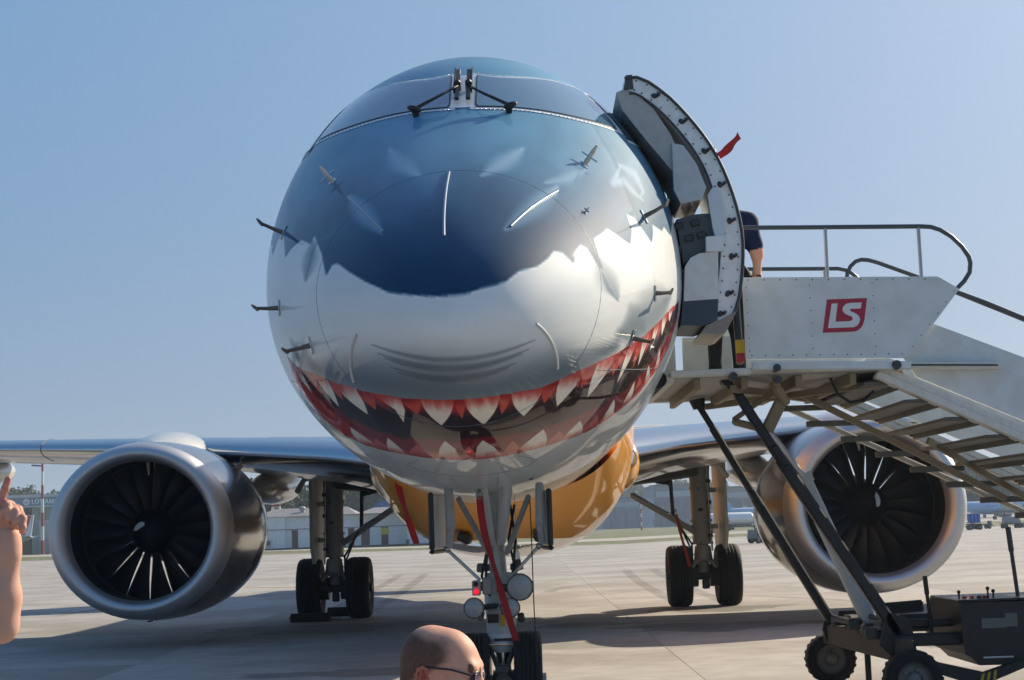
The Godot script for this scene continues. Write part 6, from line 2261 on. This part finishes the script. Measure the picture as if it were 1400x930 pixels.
	var tint := func(p: Vector3, cc: Color) -> Color:
		return cc.lerp(lin("c07a68"), clampf(0.35 + 0.6 * nz2.get_noise_3dv(p * 2.0) + smoothstep(0.06, 0.15, (p - h).y) * 0.4, 0.0, 0.8))
	fl(flesh(hnd, 0.0026, 0.0024, tint), "hand", P, -base, 0.5)
	mb = MB.new()
	var xf := Transform3D(Basis(Vector3.RIGHT, PI / 2), wr + Vector3(0.0, -0.012, 0.0))
	mb.lathe([Vector2(0.0305, -0.016), Vector2(0.035, -0.014), Vector2(0.0355, 0.0), Vector2(0.035, 0.014), Vector2(0.0305, 0.016)], xf, 30, 1.0, 1.08)
	var watch := part("watch_band", mb, mat("b08d4a", 0.3, 0.9), P, -base)
	mb = MB.new()
	mb.cyl(wr + Vector3(0.010, -0.012, 0.034), wr + Vector3(0.0115, -0.012, 0.041), 0.016, 0.015, 20)
	part("watch_case", mb, mat("c2a45c", 0.25, 0.9), watch)
	mb = MB.new()
	for i in 22:
		var a := TAU * i / 22.0
		mb.box(wr + Vector3(cos(a) * 0.0355, -0.012, sin(a) * 0.038), Vector3(0.003, 0.027, 0.0075), Basis(Vector3.UP, -a), 0.001)
	part("watch_links", mb, mat("9a7a3c", 0.3, 0.9), watch)

	# crew member on the platform, back towards the camera
	base = Vector3(1.80, 2.49, -13.4)
	P = thing("person", "crew member in navy polo shirt standing behind the open door on the stairs", "person", base)
	var nav := lin("1c2440")
	var tr := lin("17181c")
	var b0 := Vector3(1.76, 0, -13.4)
	bb = [[b0 + Vector3(-0.09, 3.74, 0), b0 + Vector3(0.10, 3.74, 0), 0.115, 0.115, nav], [b0 + Vector3(0, 3.68, 0), b0 + Vector3(-0.03, 3.40, 0), 0.145, 0.14, nav], [b0 + Vector3(-0.11, 3.32, 0), b0 + Vector3(0.05, 3.32, 0), 0.13, 0.13, tr], [b0 + Vector3(0, 3.84, 0), b0 + Vector3(0, 3.93, -0.02), 0.065, 0.058, skin_c]]
	for s in [-1.0, 1.0]:
		var sh2 := b0 + Vector3(s * 0.18, 3.78, 0)
		var e2 := sh2 + Vector3(s * 0.055 + 0.0, -0.27, 0.02)
		var w2 := e2 + Vector3(-0.015, -0.22, 0.07)
		bb.append([b0 + Vector3(s * 0.1, 3.79, 0), sh2, 0.085, 0.072, nav])
		bb.append([sh2, sh2.lerp(e2, 0.68), 0.072, 0.066, nav])
		bb.append([sh2.lerp(e2, 0.66), e2, 0.048, 0.042, skin_c])
		bb.append([e2, w2, 0.042, 0.028, skin_c])
		bb.append([w2, w2 + Vector3(-0.005, -0.07, 0.01), 0.029, 0.034, skin_c])
		for k in 4:
			var o := w2 + Vector3(-0.03 + k * 0.019, -0.085, 0.012)
			bb.append([o, o + Vector3(0, -0.035, 0.014), 0.010, 0.0095, skin_c])
			bb.append([o + Vector3(0, -0.035, 0.014), o + Vector3(0, -0.055, -0.008), 0.0095, 0.0085, skin_c])
		bb.append([w2 + Vector3(-0.03, -0.04, 0.01), w2 + Vector3(-0.048, -0.085, 0.02), 0.012, 0.0095, skin_c])
		var hp := b0 + Vector3(s * 0.085 - 0.03, 3.28, 0)
		var an := b0 + Vector3(s * 0.10 - 0.05, 2.58, 0.02)
		if s < 0:
			an = Vector3(1.61, 2.58, -13.35)
		var kn := hp.lerp(an, 0.5) + Vector3(0, 0, -0.02)
		bb.append([hp, kn, 0.095, 0.066, tr])
		bb.append([kn, an, 0.064, 0.05, tr])
		bb.append([an + Vector3(0, -0.05, 0.02), an + Vector3(0, -0.055, -0.16), 0.04, 0.034, lin("141414")])
	fl(flesh(bb, 0.013, 0.016), "body", P, -base, 0.8)
	var h3 := b0 + Vector3(-0.05, 4.04, -0.04)
	fl(flesh([[h3 + Vector3(0, 0.02, 0.02), h3 + Vector3(0, 0.02, -0.03), 0.078, 0.074, lin("3a2c22")], [h3 + Vector3(0, -0.04, -0.05), h3 + Vector3(0, -0.085, -0.06), 0.058, 0.036, skin_c], [h3 + Vector3(0, -0.02, -0.112), h3 + Vector3(0, -0.045, -0.125), 0.009, 0.013, skin_c], [h3 + Vector3(0, -0.05, 0.01), h3 + Vector3(0.04, -0.13, 0.03), 0.056, 0.06, skin_c], [h3 + Vector3(0.078, 0, 0), h3 + Vector3(0.078, -0.045, 0), 0.011, 0.008, skin_c], [h3 + Vector3(-0.078, 0, 0), h3 + Vector3(-0.078, -0.045, 0), 0.011, 0.008, skin_c]], 0.008, 0.010), "head", P, -base, 0.6)
	mb = MB.new()
	var ww := b0 + Vector3(0.18 + 0.055 - 0.013, 3.78 - 0.27 - 0.20, 0.088)
	mb.cyl(ww + Vector3(0, 0.012, -0.004), ww + Vector3(0, -0.012, 0.004), 0.034, 0.034, 18)
	part("wrist_watch", mb, M.black, P, -base)
# ---------------------------------------------------------------- streamers, chocks, cords
func ribbon(pts: Array, w: float, side: Vector3) -> MB:
	var rows := [PackedVector3Array(), PackedVector3Array(), PackedVector3Array(), PackedVector3Array()]
	var cv := Curve3D.new()
	for i in pts.size():
		var a: Vector3 = pts[maxi(i - 1, 0)]
		var b: Vector3 = pts[mini(i + 1, pts.size() - 1)]
		cv.add_point(pts[i], -(b - a) / 6.0, (b - a) / 6.0)
	var n := 28
	for i in n + 1:
		var p := cv.sample_baked(cv.get_baked_length() * i / n, true)
		var tw := side.rotated(Vector3.UP, 0.5 * sin(i * 0.35))
		var d := Vector3(0, 0, 0.0025)
		rows[0].append(p - tw * w * 0.5 + d)
		rows[1].append(p + tw * w * 0.5 + d)
		rows[2].append(p + tw * w * 0.5 - d)
		rows[3].append(p - tw * w * 0.5 - d)
	var mb := MB.new()
	for k in 4:
		mb.grid([rows[k], rows[(k + 1) % 4]])
	return mb

func build_small_things() -> void:
	var red := mat("a31a20", 0.8, 0.0, 3.0)
	red.backlight_enabled = true
	red.backlight = Color(0.25, 0.03, 0.03)
	var pin := mat("8b8d8e", 0.35, 0.8)
	# [name, label, points, width]
	var L := [
		["long red warning streamer hanging across the nose gear leg", [Vector3(-0.262, 1.62, -11.68), Vector3(-0.255, 1.50, -11.68), Vector3(-0.231, 1.337, -11.68), Vector3(-0.159, 1.059, -11.68), Vector3(-0.102, 0.833, -11.68), Vector3(-0.044, 0.627, -11.70)], 0.05],
		["red warning streamer hanging below the left belly edge", [Vector3(-1.20, 1.97, -17.0), Vector3(-1.195, 1.85, -17.0), Vector3(-1.148, 1.66, -17.0), Vector3(-1.09, 1.46, -17.0), Vector3(-1.03, 1.27, -17.0)], 0.07],
		["faded orange streamer on the right main gear brace", [Vector3(2.57, 1.52, -27.6), Vector3(2.60, 1.40, -27.6), Vector3(2.647, 1.138, -27.6), Vector3(2.72, 0.85, -27.6), Vector3(2.756, 0.66, -27.6)], 0.055],
		["red warning streamer blowing out beside the top of the open door", [Vector3(1.528, 4.02, -12.05), Vector3(1.60, 4.067, -12.05), Vector3(1.658, 4.12, -12.05), Vector3(1.711, 4.186, -12.05)], 0.065],
	]
	for q in L:
		var a: Vector3 = q[1][0]
		var t := thing("warning_streamer", q[0], "streamer", a)
		var pts := []
		for p in q[1]:
			pts.append(p - a)
		part("ribbon", ribbon(pts, q[2], Vector3(0.94, 0, 0.34) if a.y < 3.9 else Vector3(-0.35, 0.75, 0.5)), red if a.x < 2.0 else mat("a8431f", 0.85, 0.0, 3.0), t)
		var mb := MB.new()
		var rp := []
		for i in 13:
			rp.append(Vector3(cos(TAU * i / 12.0) * 0.025, sin(TAU * i / 12.0) * 0.025 + 0.01, 0))
		mb.tube(rp, 0.005, 6, false)
		mb.cyl(Vector3(0, 0.03, 0), Vector3(0, 0.08, -0.02), 0.012)
		part("pin", mb, pin, t)
	# red and white tag below the belly
	var t := thing("warning_tag", "small red and white tag hanging under the orange belly", "tag", Vector3(-0.018, 1.07, -13.5))
	var mb := MB.new()
	mb.box(Vector3(0, 0.10, 0), Vector3(0.045, 0.09, 0.012), Basis(Vector3.BACK, 0.1), 0.004)
	part("white_flag", mb, mat("d8d8d4", 0.6), t)
	mb = MB.new()
	mb.box(Vector3(0.005, 0.015, 0), Vector3(0.07, 0.06, 0.014), Basis(Vector3.BACK, 0.35), 0.004)
	part("red_flag", mb, red, t)
	mb = MB.new()
	mb.cyl(Vector3(0, 0.14, 0), Vector3(-0.01, 0.72, 0), 0.004)
	mb.box(Vector3(-0.02, 0.17, 0), Vector3(0.10, 0.03, 0.02), Basis(), 0.006)
	part("lanyard", mb, pin, t)
	# thin cord from the right bay door to the ground
	t = thing("ground_cord", "thin dark cord hanging beside the right nose wheel", "cord", Vector3(0.10, 0, -11.9))
	mb = MB.new()
	mb.tube([Vector3(-0.015, 1.60, 0), Vector3(-0.013, 1.273, 0), Vector3(-0.013, 0.842, 0), Vector3(-0.005, 0.30, 0), Vector3(0.01, 0.006, 0), Vector3(0.2, 0.006, 0.1)], 0.004, 6)
	part("cord", mb, mat("2b2a28", 0.7), t)
	# wheel chock with its rope
	t = thing("wheel_chock", "black rubber chock before the left main gear tyre", "chock", Vector3(-3.42, 0, -27.55))
	mb = MB.new()
	mb.prism(PackedVector2Array([Vector2(-0.14, 0), Vector2(0.14, 0), Vector2(0.06, 0.13), Vector2(-0.06, 0.13)]), 0.62, Transform3D(Basis(Vector3.UP, PI / 2 - 0.05), Vector3(-0.31, 0.005, 0.0)))
	part("chock_block", mb, M.rubber, t)
	mb = MB.new()
	mb.cyl(Vector3(-0.30, 0.07, 0.012), Vector3(-0.345, 0.07, 0.012), 0.02)
	mb.tube([Vector3(0.30, 0.06, 0.02), Vector3(0.36, 0.03, 0.05), Vector3(0.45, 0.02, 0.02), Vector3(0.42, 0.02, -0.5)], 0.012, 6)
	part("chock_rope", mb, mat("7a4a22", 0.9), t)
	t = thing("wheel_chock", "dark rubber chock behind the left main gear tyre", "chock", Vector3(-3.05, 0, -28.95))
	mb = MB.new()
	mb.prism(PackedVector2Array([Vector2(-0.14, 0), Vector2(0.14, 0), Vector2(0.06, 0.15), Vector2(-0.06, 0.15)]), 0.5, Transform3D(Basis(Vector3.UP, PI / 2 + 0.05), Vector3(-0.25, 0.005, 0.0)))
	part("chock_block", mb, M.rubber, t)
	mb = MB.new()
	mb.tube([Vector3(0.25, 0.07, 0), Vector3(0.32, 0.03, 0.03), Vector3(0.36, 0.02, 0.1)], 0.012, 6)
	part("chock_rope", mb, mat("7a4a22", 0.9), t)

# ---------------------------------------------------------------- far traffic
func far_plane(label: String, at: Vector3, turn: float, k: float, body: String, tail: String, band: String) -> Node3D:
	var t := thing("parked_airliner", label, "airplane", at, turn)
	var bm := mat(body, 0.35, 0.0, 0.0, 0.5)
	var mb := MB.new()
	# nose to +x
	var rows := []
	for q in [[17.5, 0.05, 2.9], [17.2, 0.6, 2.95], [16.2, 1.2, 3.1], [14.5, 1.7, 3.25], [12.0, 1.9, 3.4], [-6.0, 1.9, 3.4], [-11.0, 1.5, 3.8], [-15.0, 0.9, 4.3], [-18.0, 0.25, 4.7], [-18.2, 0.02, 4.75]]:
		var r := PackedVector3Array()
		for j in 24:
			var a := TAU * j / 24.0
			r.append(Vector3(q[0], q[2] + sin(a) * q[1], cos(a) * q[1]) * k)
		rows.append(r)
	part("fuselage", mb.grid(rows, true), bm, t)
	mb = MB.new()
	mb.prism(PackedVector2Array([Vector2(-11.5, 5.0), Vector2(-15.6, 10.8), Vector2(-18.0, 10.8), Vector2(-17.2, 5.0)]), 0.35, Transform3D(Basis() * k, Vector3(0, 0, -0.17 * k)))
	var fin := part("tail_fin", mb, mat(tail, 0.4), t)
	mb = MB.new()
	mb.prism(PackedVector2Array([Vector2(-14.2, 5.3), Vector2(-16.4, 10.6), Vector2(-17.3, 10.6), Vector2(-15.6, 5.3)]), 0.42, Transform3D(Basis() * k, Vector3(0, 0, -0.21 * k)))
	part("tail_band", mb, mat(band, 0.4), fin)
	for s in [-1.0, 1.0]:
		mb = MB.new()
		mb.prism(PackedVector2Array([Vector2(3.5, 1.6), Vector2(-3.5, 16.5), Vector2(-5.3, 16.5), Vector2(-3.5, 1.6)]), 0.35, Transform3D(Basis(Vector3(1, 0, 0), Vector3(0, 0.08, s), Vector3(0, 1, 0)) * k, Vector3(0, 2.3 * k, 0)))
		mb.prism(PackedVector2Array([Vector2(-4.0, 2.3), Vector2(-5.2, 4.6), Vector2(-6.2, 4.6), Vector2(-5.4, 2.3)]), 0.12, Transform3D(Basis() * k, Vector3(0, 1.3 * k, s * 16.4 * k)))
		part("wing", mb, mat("b8bdc0", 0.4), t)
		mb = MB.new()
		mb.prism(PackedVector2Array([Vector2(-14.5, 0.5), Vector2(-17.2, 5.8), Vector2(-18.6, 5.8), Vector2(-17.8, 0.5)]), 0.2, Transform3D(Basis(Vector3(1, 0, 0), Vector3(0, 0.08, s), Vector3(0, 1, 0)) * k, Vector3(0, 4.4 * k, 0)))
		part("tailplane", mb, mat("b8bdc0", 0.4), t)
		mb = MB.new()
		mb.lathe([Vector2(0.9, 2.2), Vector2(1.08, 1.8), Vector2(1.1, 0.0), Vector2(0.8, -1.8), Vector2(0.5, -2.4)], Transform3D(Basis(Vector3.UP, PI / 2) * k, Vector3(3.6, 1.6, s * 5.6) * k), 20)
		part("engine", mb, mat("37589a" if body != "cdd2d6" else "c2c6c8", 0.4), t)
		mb = MB.new()
		mb.cyl(Vector3(-1.0, 2.0, s * 2.6) * k, Vector3(-1.0, 0.5, s * 2.6) * k, 0.15 * k)
		mb.cyl(Vector3(-1.0, 0.55, s * 2.3) * k, Vector3(-1.0, 0.55, s * 2.9) * k, 0.55 * k)
		part("main_gear", mb, M.darkgear, t)
	mb = MB.new()
	mb.cyl(Vector3(14.0, 2.0, 0) * k, Vector3(14.0, 0.4, 0) * k, 0.12 * k)
	mb.cyl(Vector3(14.0, 0.35, -0.3) * k, Vector3(14.0, 0.35, 0.3) * k, 0.35 * k)
	part("nose_gear", mb, M.darkgear, t)
	for side in [1.93, -1.93]:
		for i in 20:
			mb = MB.new()
			mb.box(Vector3(-6.0 + i * 0.9, 3.75, side * 0.985) * k, Vector3(0.25, 0.36, 0.12) * k, Basis(), 0.02)
			part("window", mb, mat("2b3440", 0.3), t)
	mb = MB.new()
	mb.box(Vector3(16.0, 3.75, 0) * k, Vector3(0.7, 0.45, 1.9) * k, Basis(), 0.1)
	part("cockpit_window", mb, mat("20262c", 0.2), t)
	return t

func wheels(t: Node3D, spots: Array, r: float, w: float) -> void:
	for q in spots:
		var mb := MB.new()
		mb.cyl(Vector3(q[0], r, q[1] - w / 2), Vector3(q[0], r, q[1] + w / 2), r, r, 20)
		var o := part("wheel", mb, M.rubber, t)
		mb = MB.new()
		mb.cyl(Vector3(q[0], r, q[1] - w / 2 - 0.01), Vector3(q[0], r, q[1] + w / 2 + 0.01), r * 0.5, r * 0.5, 16)
		part("hub", mb, mat("8a8a88", 0.5), o)

func build_far_traffic() -> void:
	# tail of an airliner before the left hangar: white with a red stripe
	far_plane("white airliner with red striped tail parked in the left hangar mouth", Vector3(-78.7, 0, -242), PI, 0.52, "cdd2d6", "c9ced2", "a3232b")
	far_plane("white and blue airliner with red spotted tail behind the fuel truck", Vector3(43.5, 0, -285), 0.05, 0.62, "a9c0d8", "b4c6dc", "a8323a")
	far_plane("pale blue airliner with dark blue tail at the right edge", Vector3(71.5, 0, -250), 0.25, 0.52, "93b4d6", "2c4f7c", "b5553a")
	# fuel truck
	var t := thing("fuel_truck", "white tanker truck with red lettering parked by the grass", "truck", Vector3(24.4, 0, -190))
	var mb := MB.new()
	var xf := Transform3D(Basis(Vector3.UP, PI / 2), Vector3(-0.6, 1.45, 0))
	mb.lathe([Vector2(0.01, -2.5), Vector2(0.6, -2.48), Vector2(0.78, -2.3), Vector2(0.80, 0.0), Vector2(0.78, 2.3), Vector2(0.6, 2.48), Vector2(0.01, 2.5)], xf, 28, 1.25, 0.9)
	part("tank", mb, mat("ececea", 0.35, 0.0, 0.6), t)
	mb = MB.new()
	mb.box(Vector3(-0.2, 0.62, 0), Vector3(5.6, 0.2, 1.5), Basis(), 0.03)
	mb.box(Vector3(-0.9, 0.5, 0.7), Vector3(1.2, 0.5, 0.3), Basis(), 0.03)
	part("chassis", mb, M.darkgear, t)
	mb = MB.new()
	mb.box(Vector3(2.75, 1.25, 0), Vector3(1.2, 1.5, 1.9), Basis(), 0.12)
	var cab := part("cab", mb, mat("d2d3d0", 0.4), t)
	mb = MB.new()
	mb.box(Vector3(2.85, 1.62, 0), Vector3(0.8, 0.5, 1.92), Basis(), 0.05)
	part("window", mb, M.glass, cab)
	text_on("FUEL", 0.6, mat("b5453f", 0.6), t, Vector3(-2.2, 1.4, 1.02), 0.02)
	wheels(t, [[-2.2, 0.8], [-1.2, 0.8], [2.5, 0.8], [-2.2, -0.8], [-1.2, -0.8], [2.5, -0.8]], 0.42, 0.3)
	# small red and white service car behind the tyre
	t = thing("service_car", "small white and red car parked left of the fuel truck", "car", Vector3(20.9, 0, -178))
	mb = MB.new()
	mb.prism(PackedVector2Array([Vector2(-0.9, 0.25), Vector2(0.9, 0.25), Vector2(0.95, 0.65), Vector2(0.5, 0.72), Vector2(0.3, 1.15), Vector2(-0.5, 1.15), Vector2(-0.85, 0.72), Vector2(-0.95, 0.6)]), -1.4, Transform3D(Basis(), Vector3(0, 0, 0.7)))
	part("body", mb, mat("b8b1a8", 0.4), t)
	mb = MB.new()
	mb.box(Vector3(0, 0.5, 0.705), Vector3(1.8, 0.14, 0.02))
	part("red_stripe", mb, mat("a8322a", 0.5), t)
	mb = MB.new()
	mb.box(Vector3(-0.1, 0.92, 0), Vector3(0.75, 0.25, 1.42), Basis(), 0.04)
	part("window", mb, M.glass, t)
	wheels(t, [[-0.6, 0.6], [0.6, 0.6], [-0.6, -0.6], [0.6, -0.6]], 0.28, 0.2)
	# baggage tractor
	t = thing("baggage_tractor", "grey open baggage tractor with white cab standing on the apron", "tractor", Vector3(13.8, 0, -97), 0.35)
	mb = MB.new()
	mb.box(Vector3(0, 0.55, 0), Vector3(1.15, 0.45, 1.0), Basis(), 0.06)
	mb.box(Vector3(-0.35, 0.35, 0), Vector3(0.5, 0.2, 1.04), Basis(), 0.04)
	part("body", mb, mat("6d7274", 0.5), t)
	mb = MB.new()
	mb.box(Vector3(0.22, 1.12, -0.1), Vector3(0.62, 0.65, 0.7), Basis(), 0.05)
	var cb := part("cab", mb, mat("c9cbc8", 0.4), t)
	mb = MB.new()
	mb.box(Vector3(0.22, 1.22, 0.0), Vector3(0.45, 0.35, 0.74), Basis(), 0.03)
	part("window", mb, M.glass, cb)
	mb = MB.new()
	mb.box(Vector3(0, 0.5, 0.51), Vector3(0.9, 0.12, 0.03), Basis(), 0.01)
	part("bumper", mb, M.black, t)
	wheels(t, [[-0.36, 0.42], [0.36, 0.42], [-0.36, -0.42], [0.36, -0.42]], 0.2, 0.18)
	# blue container trolley and the row of empty dollies at the right
	t = thing("blue_container", "blue cargo container on a trolley right of the right engine", "container", Vector3(33.6, 0, -125))
	mb = MB.new()
	mb.box(Vector3(0, 0.85, 0), Vector3(0.78, 0.68, 0.8), Basis(), 0.04)
	part("container_box", mb, mat("2c5aa8", 0.5), t)
	for x in [-0.2, 0.05, 0.3]:
		mb = MB.new()
		mb.box(Vector3(x, 0.85, 0.405), Vector3(0.05, 0.6, 0.02), Basis(), 0.005)
		part("rib", mb, mat("6f94cf", 0.5), t)
	mb = MB.new()
	mb.box(Vector3(0, 0.40, 0), Vector3(1.0, 0.1, 0.8), Basis(), 0.02)
	part("trolley", mb, M.darkgear, t)
	wheels(t, [[-0.35, 0.3], [0.35, 0.3], [-0.35, -0.3], [0.35, -0.3]], 0.17, 0.1)
	var names := ["empty grey cargo dolly just left of the blue container", "empty grey cargo dolly right of the blue container", "loaded cargo dolly in the middle of the dolly row", "empty grey cargo dolly nearest the right frame edge", "cargo dolly under the nose of the pale blue airliner"]
	for i in 5:
		var x: float = [32.6, 35.2, 36.9, 38.7, 40.6][i]
		t = thing("cargo_dolly", names[i], "dolly", Vector3(x, 0, -127 - (i % 2) * 2.0), 0.0, "row of cargo dollies")
		mb = MB.new()
		mb.box(Vector3(0, 0.34, 0), Vector3(1.4, 0.10, 1.2), Basis(), 0.02)
		mb.bar(Vector3(0.7, 0.3, 0), Vector3(1.0, 0.2, 0), 0.05, 0.05)
		part("deck", mb, mat("6c6f70", 0.6), t)
		if i == 2:
			mb = MB.new()
			mb.box(Vector3(0, 0.62, 0), Vector3(1.1, 0.45, 0.9), Basis(), 0.04)
			part("load", mb, mat("9a9c9a", 0.6), t)
		else:
			mb = MB.new()
			for s in [-0.65, 0.65]:
				mb.box(Vector3(s, 0.5, 0), Vector3(0.05, 0.22, 1.1), Basis(), 0.01)
			part("end_rail", mb, mat("7f8283", 0.5), t)
		wheels(t, [[-0.5, 0.45], [0.5, 0.45], [-0.5, -0.45], [0.5, -0.45]], 0.15, 0.1)
